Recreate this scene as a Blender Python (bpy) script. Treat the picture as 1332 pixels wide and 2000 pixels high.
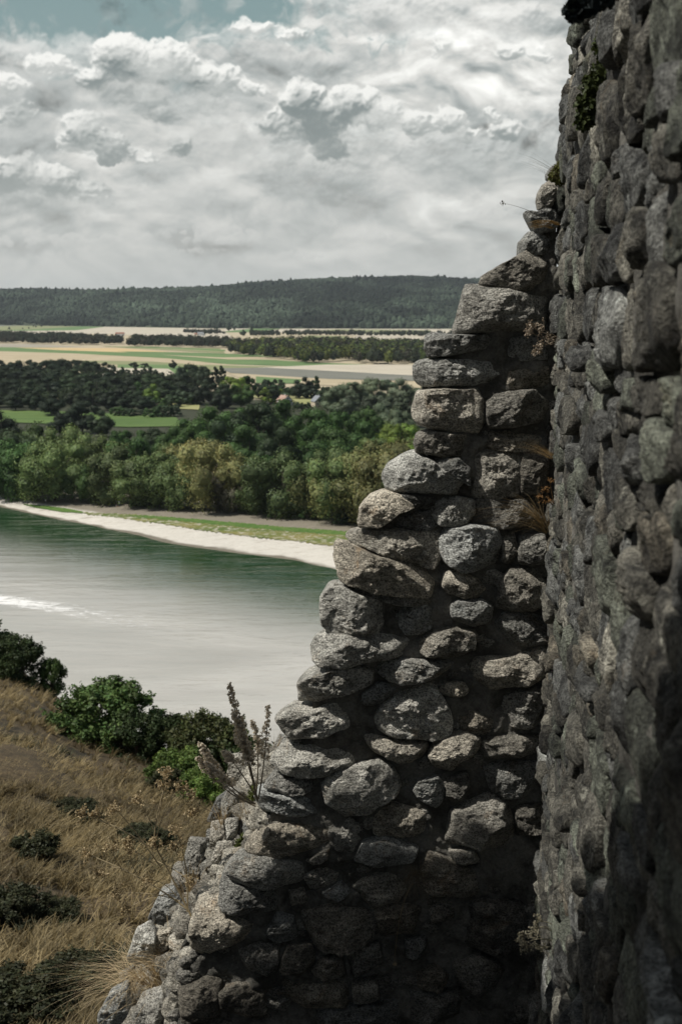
import bpy, math, random
import numpy as np
from mathutils import Vector, Matrix
PI = math.pi
SC = bpy.context.scene
COL = SC.collection
for o in list(bpy.data.objects):
    bpy.data.objects.remove(o)

# ---------------------------------------------------------------- camera
FP = 2400.0                       # focal length in photo pixels (photo 1332 x 2000)
PITCH = math.atan(400 / FP)       # the horizon stands 400 px above the centre
CZ = 70.0                         # eye height above the river
cam_d = bpy.data.cameras.new('camera')
cam = bpy.data.objects.new('camera', cam_d)
COL.objects.link(cam)
cam.location = (0, 0, CZ)
cam.rotation_euler = (PI / 2 - PITCH, 0, 0)
cam_d.sensor_fit = 'VERTICAL'
cam_d.sensor_height = 36.0
cam_d.lens = 36.0 * FP / 2000
cam_d.clip_start = 0.05
cam_d.clip_end = 60000
cam_d.dof.use_dof = True
cam_d.dof.focus_distance = 6.0
cam_d.dof.aperture_fstop = 6.3
SC.camera = cam
SC.view_settings.view_transform = 'Standard'
SC.view_settings.look = 'None'
SC.view_settings.gamma = 1.0
SC.view_settings.exposure = 0.08

# ---------------------------------------------------------------- sun
SUN_EL = math.radians(56)
SUN_AZ = math.radians(-108)        # measured from +Y towards +X: the sun stands to the left, a little behind the viewer
sdir = Vector((math.sin(SUN_AZ) * math.cos(SUN_EL), math.cos(SUN_AZ) * math.cos(SUN_EL), math.sin(SUN_EL)))
sun_d = bpy.data.lights.new('sun', 'SUN')
sun_d.energy = 4.4
sun_d.angle = math.radians(0.6)
sun_d.color = (1.0, 0.95, 0.87)
sun = bpy.data.objects.new('sun', sun_d)
COL.objects.link(sun)
sun.rotation_euler = (-sdir).to_track_quat('-Z', 'Y').to_euler()
sun.location = (0, 0, 200)

# ---------------------------------------------------------------- node helper
class NT:
    def __init__(s, tree):
        s.t = tree
    def n(s, typ, **kw):
        d = s.t.nodes.new(typ)
        for k, v in kw.items():
            setattr(d, k, v)
        return d
    def put(s, sock, v):
        if isinstance(v, bpy.types.NodeSocket):
            s.t.links.new(v, sock)
        elif v is not None:
            if isinstance(v, (tuple, list)) and len(v) == 3 and sock.type == 'RGBA':
                v = tuple(v) + (1,)
            sock.default_value = v
    def m(s, op, a=None, b=None, c=None, clamp=False):
        d = s.n('ShaderNodeMath', operation=op, use_clamp=clamp)
        for i, v in enumerate((a, b, c)):
            if v is not None:
                s.put(d.inputs[i], v)
        return d.outputs[0]
    def vm(s, op, a=None, b=None, c=None):
        d = s.n('ShaderNodeVectorMath', operation=op)
        for i, v in enumerate((a, b)):
            if v is not None:
                s.put(d.inputs[i], v)
        if c is not None:
            s.put(d.inputs['Scale'], c)
        return d.outputs[1] if op in ('LENGTH', 'DOT_PRODUCT') else d.outputs[0]
    def mix(s, f, a, b, blend='MIX'):
        d = s.n('ShaderNodeMix', data_type='RGBA', blend_type=blend, clamp_factor=True)
        s.put(d.inputs[0], f); s.put(d.inputs[6], a); s.put(d.inputs[7], b)
        return d.outputs[2]
    def noise(s, vec, scale, detail=4, rough=0.5, dist=0.0, out=0, lac=2.0, dim='3D'):
        d = s.n('ShaderNodeTexNoise', noise_dimensions=dim)
        if vec is not None:
            s.put(d.inputs['Vector'], vec)
        s.put(d.inputs['Scale'], scale); s.put(d.inputs['Detail'], detail)
        s.put(d.inputs['Roughness'], rough); s.put(d.inputs['Distortion'], dist)
        s.put(d.inputs['Lacunarity'], lac)
        return d.outputs[out]
    def vor(s, vec, scale, feature='F1', out=0, detail=0.0, rough=0.5, rand=1.0, dim='3D', smooth=None):
        d = s.n('ShaderNodeTexVoronoi', feature=feature, voronoi_dimensions=dim)
        if vec is not None:
            s.put(d.inputs['Vector'], vec)
        s.put(d.inputs['Scale'], scale)
        if feature != 'N_SPHERE_RADIUS':
            s.put(d.inputs['Detail'], detail); s.put(d.inputs['Roughness'], rough)
        s.put(d.inputs['Randomness'], rand)
        if smooth is not None:
            s.put(d.inputs['Smoothness'], smooth)
        return d.outputs[out]
    def rng(s, v, a, b, c=0.0, d_=1.0, smooth=True):
        d = s.n('ShaderNodeMapRange', interpolation_type='SMOOTHSTEP' if smooth else 'LINEAR')
        s.put(d.inputs[0], v)
        for i, x in enumerate((a, b, c, d_)):
            s.put(d.inputs[1 + i], x)
        return d.outputs[0]
    def ramp(s, f, stops, interp='LINEAR'):
        d = s.n('ShaderNodeValToRGB')
        d.color_ramp.interpolation = interp
        e = d.color_ramp.elements
        while len(e) < len(stops):
            e.new(0.5)
        for i, (p, c) in enumerate(stops):
            e[i].position = p
            e[i].color = tuple(c) + (1,) if len(c) == 3 else c
        s.put(d.inputs[0], f)
        return d.outputs[0]
    def bump(s, h, strength=0.5, dist=0.02, normal=None):
        d = s.n('ShaderNodeBump')
        s.put(d.inputs['Strength'], strength); s.put(d.inputs['Distance'], dist); s.put(d.inputs['Height'], h)
        if normal is not None:
            s.put(d.inputs['Normal'], normal)
        return d.outputs[0]
    def mapping(s, vec, scale=(1, 1, 1), rot=(0, 0, 0), loc=(0, 0, 0)):
        d = s.n('ShaderNodeMapping')
        s.put(d.inputs[0], vec)
        d.inputs['Scale'].default_value = scale; d.inputs['Rotation'].default_value = rot; d.inputs['Location'].default_value = loc
        return d.outputs[0]

def ray(px, py):
    """world direction of a photo pixel, scaled so that its y component is 1"""
    a, b = (px - 666) / FP, (1000 - py) / FP
    cp, sp = math.cos(PITCH), math.sin(PITCH)
    y = cp + b * sp
    return (a / y, 1.0, (-sp + b * cp) / y)
def at_depth(px, py, y):
    r = ray(px, py)
    return Vector((r[0] * y, y, CZ + r[2] * y))
def on_plane(px, py, z=0.0):
    r = ray(px, py)
    y = (z - CZ) / r[2]
    return Vector((r[0] * y, y, z))
def proj(p):
    cp, sp = math.cos(PITCH), math.sin(PITCH)
    x, y, z = p[0], p[1], p[2] - CZ
    d = y * cp - z * sp
    u = y * sp + z * cp
    return 666 + FP * x / d, 1000 - FP * u / d

# ---------------------------------------------------------------- numpy noise
def _hash(ix, iy, iz, seed):
    h = (ix.astype(np.int64) * 374761393 + iy.astype(np.int64) * 668265263 + iz.astype(np.int64) * 1103515245 + seed * 974634777) & 0xFFFFFFFF
    h = ((h ^ (h >> 15)) * 739982445) & 0xFFFFFFFF
    h = ((h ^ (h >> 13)) * 1274126177) & 0xFFFFFFFF
    return ((h ^ (h >> 16)) & 0xFFFFFF).astype(np.float32) / np.float32(0xFFFFFF)
def vnoise(x, y, z=None, seed=0):
    """smooth value noise in 2-D or 3-D, 0..1"""
    x0, y0 = np.floor(x), np.floor(y)
    fx, fy = x - x0, y - y0
    fx = fx * fx * fx * (fx * (fx * 6 - 15) + 10); fy = fy * fy * fy * (fy * (fy * 6 - 15) + 10)
    if z is None:
        zi = np.zeros(1, np.int64)
        a = _hash(x0, y0, zi, seed); b = _hash(x0 + 1, y0, zi, seed); c = _hash(x0, y0 + 1, zi, seed); d = _hash(x0 + 1, y0 + 1, zi, seed)
        return (a + (b - a) * fx) * (1 - fy) + (c + (d - c) * fx) * fy
    z0 = np.floor(z); fz = z - z0; fz = fz * fz * fz * (fz * (fz * 6 - 15) + 10)
    r = []
    for dz in (0, 1):
        a = _hash(x0, y0, z0 + dz, seed); b = _hash(x0 + 1, y0, z0 + dz, seed); c = _hash(x0, y0 + 1, z0 + dz, seed); d = _hash(x0 + 1, y0 + 1, z0 + dz, seed)
        r.append((a + (b - a) * fx) * (1 - fy) + (c + (d - c) * fx) * fy)
    return r[0] + (r[1] - r[0]) * fz
def fbm(x, y, z=None, octv=5, rough=0.5, seed=0, billow=False):
    s = 0; a = 1.0; t = 0.0
    for i in range(octv):
        k = 2.03 ** i
        v = vnoise(x * k + 17.3 * i, y * k + 9.1 * i, None if z is None else z * k + 5.7 * i, seed + i)
        if billow:
            v = np.abs(2 * v - 1)
        s = s + a * v; t += a; a *= rough
    return s / t

# ---------------------------------------------------------------- cloud cover over the front part of the sky
AZ0, AZ1, EL0, EL1 = -0.60, 0.60, -0.03, 0.45
def cloud_image(W=1800, H=720):
    az = (AZ0 + (AZ1 - AZ0) * (np.arange(W) + .5) / W)[None, :].repeat(H, 0)
    el = (EL0 + (EL1 - EL0) * (np.arange(H) + .5) / H)[:, None].repeat(W, 1)
    X, Y = (az * 24).astype(np.float32), (el * 24).astype(np.float32)
    def ae(px, py):
        a, b = (px - 666) / 2400.0, (1000 - py) / 2400.0
        y = math.cos(PITCH) + b * math.sin(PITCH)
        rx, rz = a / y, (-math.sin(PITCH) + b * math.cos(PITCH)) / y
        return math.atan(rx) * 24, math.atan2(rz, math.hypot(rx, 1)) * 24
    def warp(X, Y, s, a, seed):
        return X + a * (fbm(X * s, Y * s, octv=3, seed=seed) - .5), Y + a * (fbm(X * s + 50, Y * s, octv=3, seed=seed + 9) - .5)
    Xw, Yw = warp(X, Y, 0.9, .8, 3)
    Xw, Yw = warp(Xw, Yw, 3.2, 0.25, 21)
    puff = 0.5 - fbm(Xw * 1.15, Yw * 1.35, octv=7, rough=0.55, seed=40, billow=True)
    fine = fbm(Xw * 3, Yw * 3.4, octv=5, rough=0.55, seed=70) - 0.5
    def blobs(lst):
        e = np.full(X.shape, -9.0, np.float32)
        for (px, py, rx, ru, rd, st) in lst:
            cx, cy = ae(px, py)
            dx = (Xw * .7 + X * .3 - cx) * 100 / rx; dy = (Yw * .55 + Y * .45) - cy
            dn = np.maximum(dy * 100 / ru, -dy * 100 / rd)
            b = (1 - np.sqrt(dx * dx + dn * dn)) * st
            m = np.maximum(e, b)
            e = m + 0.10 * np.exp(-np.abs(np.clip(e, -5, 5) - b) / 0.12) * (m > -2)
        return e
    def light(D, steps=9, dx=0.055, dy=0.085, k=0.9):
        """optical depth towards the sun (up and a little to the left) through the density D"""
        sx, sy = W / ((AZ1 - AZ0) * 24), H / ((EL1 - EL0) * 24)
        acc = np.zeros_like(D)
        for i in range(1, steps + 1):
            f = i * (1 + i * 0.12)
            acc += np.roll(np.roll(D, -int(round(f * dy * sy)), 0), -int(round(f * dx * sx)), 1) * (1 + i * .1)
        return np.exp(-k * acc * dy)
    def ss(x, a, b):
        t = np.clip((x - a) / (b - a), 0, 1); return t * t * (3 - 2 * t)
    # high overcast
    oX, oY = warp(X * .55, Y * 1.15, .8, .7, 90)
    o = fbm(oX * .9, oY * .9, octv=7, rough=.55, seed=100)
    o2 = fbm(oX * .9 + .04, oY * .9 + .22, octv=6, rough=.55, seed=100)
    right = ss(X, -4.0, 2.5) * ss(Y, 1.5, 4.2)
    lum = 0.50 + (o - o2) * 1.3 + (o - .5) * 0.7 + 0.14 * right
    warm = np.array([1.0, 1.0, .965], np.float32); cool = np.array([.93, 1.0, 1.0], np.float32)
    t = ss(lum, .35, .7)[..., None]
    img = lum[..., None] * (cool * (1 - t) + warm * t)
    # clear hole upper left
    hx, hy = ae(215, 0)
    hd = 1 - np.sqrt(((Xw * .6 + X * .4 - hx) / 4.5) ** 2 + ((Yw * .6 + Y * .4 - hy) / 1.25) ** 2) + (puff) * 1.3 + fine * .5
    hole = ss(hd, .0, .45) * (1 - 0.35 * ss(fine, .0, .25))
    img = img * (1 - hole[..., None]) + hole[..., None] * np.array([.275, .355, .365], np.float32)
    RN = np.random.RandomState(5)
    sx, sy = W / ((AZ1 - AZ0) * 24), H / ((EL1 - EL0) * 24)
    w1 = (fbm(X * 2.1, Y * 2.1, octv=5, rough=.6, seed=21) - .5) * .55
    w2 = (fbm(X * 2.1 + 40, Y * 2.1, octv=5, rough=.6, seed=31) - .5) * .55
    edge = fbm(X * 5, Y * 6, octv=4, rough=.6, seed=77) - .5
    bil = fbm(X * 2.4 + w1, Y * 2.8 + w2, octv=5, rough=.6, seed=55, billow=True)
    patch = fbm(X * .9 + w1, Y * 1.7 + w2, octv=6, rough=.6, seed=131)
    patch = ss(patch, .3, .72)
    patch2 = ss(fbm(X * .7 + w1, Y * 1.2 + w2, octv=5, rough=.6, seed=231), .3, .7)
    def layer(img, lst, soft=.10, top=(.90, .90, .87), base=(.27, .30, .305), op=1.0, n=70, rag=1.0, bs=1.0, small=1.0):
        hf = np.zeros_like(X)
        dep = np.zeros_like(X)
        for (px, py, rx, ru, rd, st) in lst:
            cx, cy = ae(px, py)
            rx, ru, rd = rx / 100., ru / 100., rd / 100.
            m = int(n * (.5 + rx * .9))
            for q in range(m):
                an = RN.uniform(0, 2 * PI); f = RN.uniform(0, 1) ** .55
                ox, oy = math.cos(an) * f * rx, math.sin(an) * f * (ru if math.sin(an) > 0 else rd)
                r = (0.30 * (1 - f) + 0.085) * min(1.4, (ru + rd) * 1.1) * RN.uniform(.6, 1.25) * small
                X0, Y0 = cx + ox, cy + oy
                i0, i1 = int((Y0 - r - .45 - EL0 * 24) * sy), int((Y0 + r + .45 - EL0 * 24) * sy)
                j0, j1 = int((X0 - r * 1.3 - .45 - AZ0 * 24) * sx), int((X0 + r * 1.3 + .45 - AZ0 * 24) * sx)
                i0, j0 = max(i0, 0), max(j0, 0)
                if i1 <= i0 or j1 <= j0 or i0 >= H or j0 >= W:
                    continue
                S = (slice(i0, i1), slice(j0, j1))
                dx = (X[S] + w1[S] * rag * .5 - X0) / 1.25; dy = Y[S] + w2[S] * rag * .4 - Y0
                d2 = dx * dx + dy * dy
                k = np.clip(r * r - d2, 0, None)
                hh = np.sqrt(k) * st + (1 - f) * .25 * (k > 0) * np.clip(k / (r * r) * 3, 0, 1)
                hf[S] = np.maximum(hf[S], hh)
                dep[S] += k / (r * r) * .3
        hf = hf + (0.5 - bil) * .18 * np.clip(hf * 6, 0, 1) + edge * .16 * np.clip(hf * 5, 0, 1)
        h2 = hf.copy()
        for _ in range(2):
            h2 = (h2 + np.roll(h2, 1, 0) + np.roll(h2, -1, 0) + np.roll(h2, 1, 1) + np.roll(h2, -1, 1)) / 5
        gx, gy = np.gradient(h2, axis=1) * sx, np.gradient(h2, axis=0) * sy
        nz = 1 / np.sqrt(1 + gx * gx + gy * gy)
        lam = np.clip((-gx * -.28 + -gy * .80) * nz + .42 * nz, 0, 1)
        # how much cloud stands above a point towards the sun
        d = np.clip(hf, 0, 1); acc = np.zeros_like(d)
        for i in range(1, 12):
            acc += np.roll(np.roll(d, -int(round(i * .065 * sy)), 0), int(round(i * .02 * sx)), 1)
        sh = np.exp(-acc * .30 * bs)
        Lt = np.clip(sh * (.35 + .95 * lam) + .22 * np.exp(-hf * 9) * sh, 0, 1)
        Lt = Lt + (patch - .42) * .62 * (1 - Lt) + (edge * .6 + .5 - bil) * .16
        Lt = np.where(Lt < .12, .12 * np.exp((Lt - .12) / .12), Lt); Lt = np.clip(Lt, 0, 1)
        cov = ss(hf + edge * .10 * (1 - sh), .01, .02 + soft + (1 - sh) * .50 * (.1 + 1.0 * patch2))
        c = np.array(base, np.float32) * (1 - Lt[..., None]) + np.array(top, np.float32) * Lt[..., None]
        a = (cov * op)[..., None]
        return img * (1 - a) + c * a
    far = [(100, 470, 260, 18, 14, .6), (420, 462, 130, 24, 18, .6), (275, 466, 34, 16, 9, .8), (730, 464, 58, 22, 12, .9), (560, 500, 160, 12, 9, .4),
           (120, 500, 80, 10, 8, .5), (960, 420, 120, 30, 18, .5), (380, 492, 90, 10, 8, .5), (-200, 480, 90, 20, 12, .7), (1300, 470, 160, 22, 12, .7)]
    img = layer(img, far, soft=.22, top=(.70, .70, .68), base=(.45, .465, .46), op=.75, n=40, small=.8)
    mid = [(190, 150, 260, 75, 80, .7), (60, 140, 130, 62, 60, .9), (10, 235, 130, 70, 60, .8), (420, 260, 190, 80, 70, .6), (620, 340, 210, 55, 45, .7), (880, 330, 190, 70, 50, .6), (860, 300, 120, 50, 40, .7),
           (600, 140, 180, 55, 40, .35), (1200, 260, 260, 90, 50, .7), (-350, 240, 260, 120, 60, .8), (380, 385, 180, 60, 30, .55), (700, 400, 260, 45, 30, .4),
           (760, 30, 240, 45, 40, .6), (1000, 40, 200, 35, 30, .6), (500, 95, 170, 45, 40, .6)]
    img = layer(img, mid, soft=.45, top=(.80, .80, .775), base=(.36, .385, .385), op=.7, n=60, rag=1.6)
    murk = [(330, 212, 200, 22, 26, .9), (400, 190, 150, 16, 18, .8), (100, 400, 260, 30, 30, .8), (640, 370, 120, 30, 26, .6), (560, 300, 90, 30, 40, .5), (1040, 100, 90, 20, 16, .5), (930, 310, 190, 40, 40, .6), (700, 280, 200, 40, 50, .5)]
    img = layer(img, murk, soft=.6, top=(.52, .55, .545), base=(.20, .235, .24), op=.75, n=50, rag=2.2, bs=.7)
    near = [(300, 192, 130, 16, 14, .8), (235, 112, 62, 36, 40, 1.0), (320, 130, 80, 46, 42, 1.0), (410, 160, 80, 34, 34, .9), (480, 176, 44, 18, 16, .8), (270, 185, 90, 22, 30, .9), (180, 150, 50, 26, 30, .8),
            (300, 226, 110, 16, 14, .8), (390, 205, 60, 14, 14, .7),
            (585, 195, 46, 34, 40, .9), (628, 235, 50, 40, 40, .9), (530, 232, 44, 26, 26, .7), (690, 205, 56, 34, 46, 1.0), (745, 225, 46, 30, 34, .8), (810, 240, 50, 26, 28, .9), (640, 292, 44, 26, 20, .7), (566, 262, 36, 26, 24, .6),
            (868, 238, 34, 30, 26, 1.0), (905, 268, 30, 22, 18, .8), (980, 255, 30, 22, 24, .6), (958, 225, 22, 16, 14, .5),
            (30, 345, 80, 36, 50, 1.1), (110, 355, 60, 32, 44, 1.0), (180, 372, 50, 18, 30, .8), (-110, 360, 110, 50, 50, 1.1), (40, 405, 200, 14, 20, .9),
            (165, 255, 40, 34, 44, .9), (215, 290, 50, 36, 26, .9), (290, 305, 40, 20, 16, .6), (350, 292, 34, 22, 18, .6),
            (40, 230, 56, 28, 22, .6), (20, 170, 50, 26, 24, .6), (100, 125, 54, 24, 24, .6), (560, 72, 60, 16, 12, .4), (500, 55, 50, 16, 14, .4),
            (862, 92, 30, 16, 14, .9), (1000, 98, 44, 18, 14, .8), (1050, 104, 36, 12, 12, .7), (1330, 200, 120, 60, 50, 1.0), (-420, 160, 160, 70, 50, 1.0)]
    img = layer(img, near, soft=.2, top=(.87, .87, .84), base=(.20, .235, .24), bs=1.25, rag=1.7, small=.92)
    # veils and the bright murk low over the horizon
    hz = (0.97 * np.exp(-np.clip(Y, 0, 99) ** 1.3 / 4.2))[..., None]
    img = img * (1 - hz) + hz * np.array([.555, .56, .54], np.float32)
    img = .50 + (img - .50) * 1.32 - .015
    return np.clip(img, 0, 1)

# ---------------------------------------------------------------- world: Nishita sky with a cloud cover computed below
SKY_S = 0.08
def build_world():
    w = bpy.data.worlds.new('World')
    SC.world = w
    w.use_nodes = True
    t = w.node_tree
    t.nodes.clear()
    N = NT(t)
    out = N.n('ShaderNodeOutputWorld')
    bg = N.n('ShaderNodeBackground')
    sky = N.n('ShaderNodeTexSky', sky_type='NISHITA')
    sky.sun_disc = False
    sky.sun_elevation = SUN_EL
    sky.sun_rotation = SUN_AZ
    sky.dust_density = 2.0
    arr = cloud_image()
    H, W = arr.shape[:2]
    im = bpy.data.images.new('cloud_cover', W, H, float_buffer=True, is_data=True)
    im.colorspace_settings.name = 'Non-Color'
    px = np.ones((H, W, 4), np.float32)
    px[..., :3] = arr
    im.pixels.foreach_set(px.ravel())
    im.update()
    tc = N.n('ShaderNodeTexCoord')
    nv = tc.outputs['Generated']
    s3 = N.n('ShaderNodeSeparateXYZ')
    N.put(s3.inputs[0], nv)
    az = N.m('ARCTAN2', s3.outputs[0], s3.outputs[1])
    el = N.m('ARCSINE', s3.outputs[2])
    cb = N.n('ShaderNodeCombineXYZ')
    N.put(cb.inputs[0], N.rng(az, AZ0, AZ1, smooth=False)); N.put(cb.inputs[1], N.rng(el, EL0, EL1, smooth=False))
    ti = N.n('ShaderNodeTexImage', extension='EXTEND', interpolation='Cubic')
    ti.image = im
    N.put(ti.inputs[0], cb.outputs[0])
    # beyond the sector the photograph shows: loose broken cloud over the blue
    no = N.noise(N.mapping(nv, scale=(1, 1, 2.2)), 2.6, 3, 0.55)
    cov = N.rng(no, 0.42, 0.62)
    skyc = N.mix(1.0, sky.outputs[0], (SKY_S, SKY_S, SKY_S * 0.92), 'MULTIPLY')
    loose = N.mix(N.m('MULTIPLY', cov, 0.8), skyc, N.mix(N.rng(no, 0.5, 0.75), LOOSE_HI, LOOSE_LO))
    inside = N.m('MULTIPLY', N.rng(N.m('ABSOLUTE', az), 0.6, 0.42), N.rng(el, 0.45, 0.34))
    full = N.mix(inside, loose, ti.outputs[0])
    N.put(bg.inputs[0], full)
    bg.inputs[1].default_value = 1.0
    t.links.new(bg.outputs[0], out.inputs[0])
    w.cycles.sampling_method = 'MANUAL'
    w.cycles.sample_map_resolution = 256
LOOSE_HI, LOOSE_LO = (0.46, 0.475, 0.47), (0.20, 0.22, 0.23)
build_world()

# ---------------------------------------------------------------- mesh helpers
def mesh_obj(name, V, F, mat=None, parent=None, smooth=False, col=None, attr=None):
    """V (n,3); F a list of (m,k) index arrays; col: per-vertex colour written to the attribute 'tint'"""
    me = bpy.data.meshes.new(name)
    V = np.asarray(V, np.float32)
    if not isinstance(F, list):
        F = [F]
    F = [np.asarray(f, np.int32) for f in F if len(f)]
    me.vertices.add(len(V))
    me.vertices.foreach_set('co', V.ravel())
    nl = sum(f.size for f in F); nf = sum(len(f) for f in F)
    me.loops.add(nl); me.polygons.add(nf)
    me.loops.foreach_set('vertex_index', np.concatenate([f.ravel() for f in F]))
    tot = np.concatenate([np.full(len(f), f.shape[1], np.int32) for f in F])
    st = np.concatenate([[0], np.cumsum(tot)[:-1]]).astype(np.int32)
    me.polygons.foreach_set('loop_start', st)
    me.polygons.foreach_set('loop_total', tot)
    me.polygons.foreach_set('use_smooth', np.full(nf, smooth, bool))
    if col is not None:
        c = np.ones((len(V), 4), np.float32); c[:, :3] = col
        a = me.color_attributes.new('tint', 'FLOAT_COLOR', 'POINT')
        a.data.foreach_set('color', c.ravel())
    me.update(calc_edges=True)
    me.validate()
    if mat is not None:
        me.materials.append(mat)
    o = bpy.data.objects.new(name, me)
    COL.objects.link(o)
    if parent is not None:
        o.parent = parent
    return o
def tag(o, label=None, cat=None, group=None, kind=None):
    if label: o['label'] = label
    if cat: o['category'] = cat
    if group: o['group'] = group
    if kind: o['kind'] = kind
    return o
def empty(name, loc=(0, 0, 0), rz=0.0):
    e = bpy.data.objects.new(name, None)
    COL.objects.link(e)
    e.location = loc; e.rotation_euler = (0, 0, rz)
    e.empty_display_size = 0.2
    return e
def copy_tree(o, parent=None):
    c = o.copy(); COL.objects.link(c); c.parent = parent
    for ch in list(o.children):
        copy_tree(ch, c)
    return c
def grid_faces(nu, nv, wrap=False):
    i = np.arange(nu - 1)[:, None]; j = np.arange(nv if wrap else nv - 1)[None, :]
    a = i * nv + j; b = i * nv + (j + 1) % nv
    return np.stack([a, b, b + nv, a + nv], -1).reshape(-1, 4)
class MB:
    """collects pieces and links them as ONE mesh"""
    def __init__(s):
        s.V, s.F4, s.F3, s.n, s.C = [], [], [], 0, []
    def add(s, V, F, col=None):
        V = np.asarray(V, np.float32); F = np.asarray(F, np.int64)
        s.V.append(V)
        (s.F4 if F.shape[1] == 4 else s.F3).append(F + s.n)
        s.n += len(V)
        s.C.append(np.tile(np.asarray((1, 1, 1) if col is None else col, np.float32), (len(V), 1)) if col is None or np.ndim(col) == 1 else np.asarray(col, np.float32))
    def tube(s, pts, rad, k=6, col=None):
        pts = np.asarray(pts, float); n = len(pts)
        rad = np.full(n, rad) if np.isscalar(rad) else np.asarray(rad, float)
        t = np.gradient(pts, axis=0); t /= np.linalg.norm(t, axis=1)[:, None] + 1e-9
        ref = np.array([0.13, 0.21, 0.97]) if abs(t[:, 2]).mean() < .9 else np.array([0.97, 0.1, 0.1])
        u = np.cross(t, ref); u /= np.linalg.norm(u, axis=1)[:, None] + 1e-9
        v = np.cross(t, u)
        a = np.arange(k) * 2 * PI / k
        V = pts[:, None] + rad[:, None, None] * (np.cos(a)[None, :, None] * u[:, None] + np.sin(a)[None, :, None] * v[:, None])
        s.add(V.reshape(-1, 3), grid_faces(n, k, True), col)
    def box(s, c, d, col=None, rz=0.0):
        c = np.asarray(c, float); h = np.asarray(d, float) / 2
        V = np.array([(x, y, z) for z in (-1, 1) for y in (-1, 1) for x in (-1, 1)], float) * h
        ca, sa = math.cos(rz), math.sin(rz)
        V = np.stack([V[:, 0] * ca - V[:, 1] * sa, V[:, 0] * sa + V[:, 1] * ca, V[:, 2]], 1) + c
        s.add(V, [(0, 2, 3, 1), (4, 5, 7, 6), (0, 1, 5, 4), (2, 6, 7, 3), (0, 4, 6, 2), (1, 3, 7, 5)], col)
    def quads(s, C, A, B, col=None):
        """centre, half axis, half axis arrays"""
        V = np.stack([C - A - B, C + A - B, C + A + B, C - A + B], 1).reshape(-1, 3)
        F = np.arange(len(C) * 4).reshape(-1, 4)
        s.add(V, F, None if col is None else np.repeat(col, 4, 0))
    def build(s, name, mat=None, parent=None, smooth=False, tint=True):
        if not s.V:
            return None
        F = []
        if s.F4: F.append(np.concatenate(s.F4))
        if s.F3: F.append(np.concatenate(s.F3))
        return mesh_obj(name, np.concatenate(s.V), F, mat, parent, smooth, np.concatenate(s.C) if tint else None)

# ---------------------------------------------------------------- materials
def material(name):
    m = bpy.data.materials.new(name)
    m.use_nodes = True
    m.node_tree.nodes.clear()
    N = NT(m.node_tree)
    N.out = N.n('ShaderNodeOutputMaterial')
    return m, N
def principled(N, base, rough=0.9, normal=None, spec=0.3, **kw):
    p = N.n('ShaderNodeBsdfPrincipled')
    N.put(p.inputs['Base Color'], base); N.put(p.inputs['Roughness'], rough)
    N.put(p.inputs['Specular IOR Level'], spec)
    if normal is not None:
        N.put(p.inputs['Normal'], normal)
    for k, v in kw.items():
        N.put(p.inputs[k], v)
    N.t.links.new(p.outputs[0], N.out.inputs[0])
    return p
def plain(name, col, rough=0.9, var=0.25, scale=3.0, spec=0.3):
    m, N = material(name)
    P = N.n('ShaderNodeNewGeometry').outputs['Position']
    f = N.noise(P, scale, 6, 0.6)
    c = N.mix(1.0, col, N.ramp(f, [(0.25, (1 - var,) * 3), (0.75, (1 + var,) * 3)]), 'MULTIPLY')
    principled(N, c, rough, spec=spec)
    return m
def leaf_mat(name, trans=0.3, var=0.35, tip=(1.5, 1.4, 0.9)):
    """foliage: object colour x per-clump tint, a little light passing through the leaves"""
    m, N = material(name)
    oi = N.n('ShaderNodeObjectInfo')
    at = N.n('ShaderNodeAttribute', attribute_name='tint')
    P = N.n('ShaderNodeNewGeometry').outputs['Position']
    c = N.mix(1.0, oi.outputs['Color'], at.outputs['Color'], 'MULTIPLY')
    r = N.rng(oi.outputs['Random'], 0, 1, 1 - var * .5, 1 + var * .5, smooth=False)
    c = N.mix(1.0, c, r, 'MULTIPLY')
    d = N.n('ShaderNodeBsdfDiffuse'); N.put(d.inputs[0], c)
    tr = N.n('ShaderNodeBsdfTranslucent'); N.put(tr.inputs[0], N.mix(1.0, c, tip, 'MULTIPLY'))
    mx = N.n('ShaderNodeMixShader'); mx.inputs[0].default_value = trans
    m.node_tree.links.new(d.outputs[0], mx.inputs[1]); m.node_tree.links.new(tr.outputs[0], mx.inputs[2])
    gl = N.n('ShaderNodeBsdfGlossy'); gl.inputs['Roughness'].default_value = 0.55
    N.put(gl.inputs[0], (0.9, 0.95, 0.9))
    m2 = N.n('ShaderNodeMixShader'); m2.inputs[0].default_value = 0.015
    m.node_tree.links.new(mx.outputs[0], m2.inputs[1]); m.node_tree.links.new(gl.outputs[0], m2.inputs[2])
    m.node_tree.links.new(m2.outputs[0], N.out.inputs[0])
    return m
M = {}
M['leaf'] = leaf_mat('leaf', .10)
M['bark'] = plain('bark', (0.09, 0.075, 0.06), 0.95, 0.4, 2.0)

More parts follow.
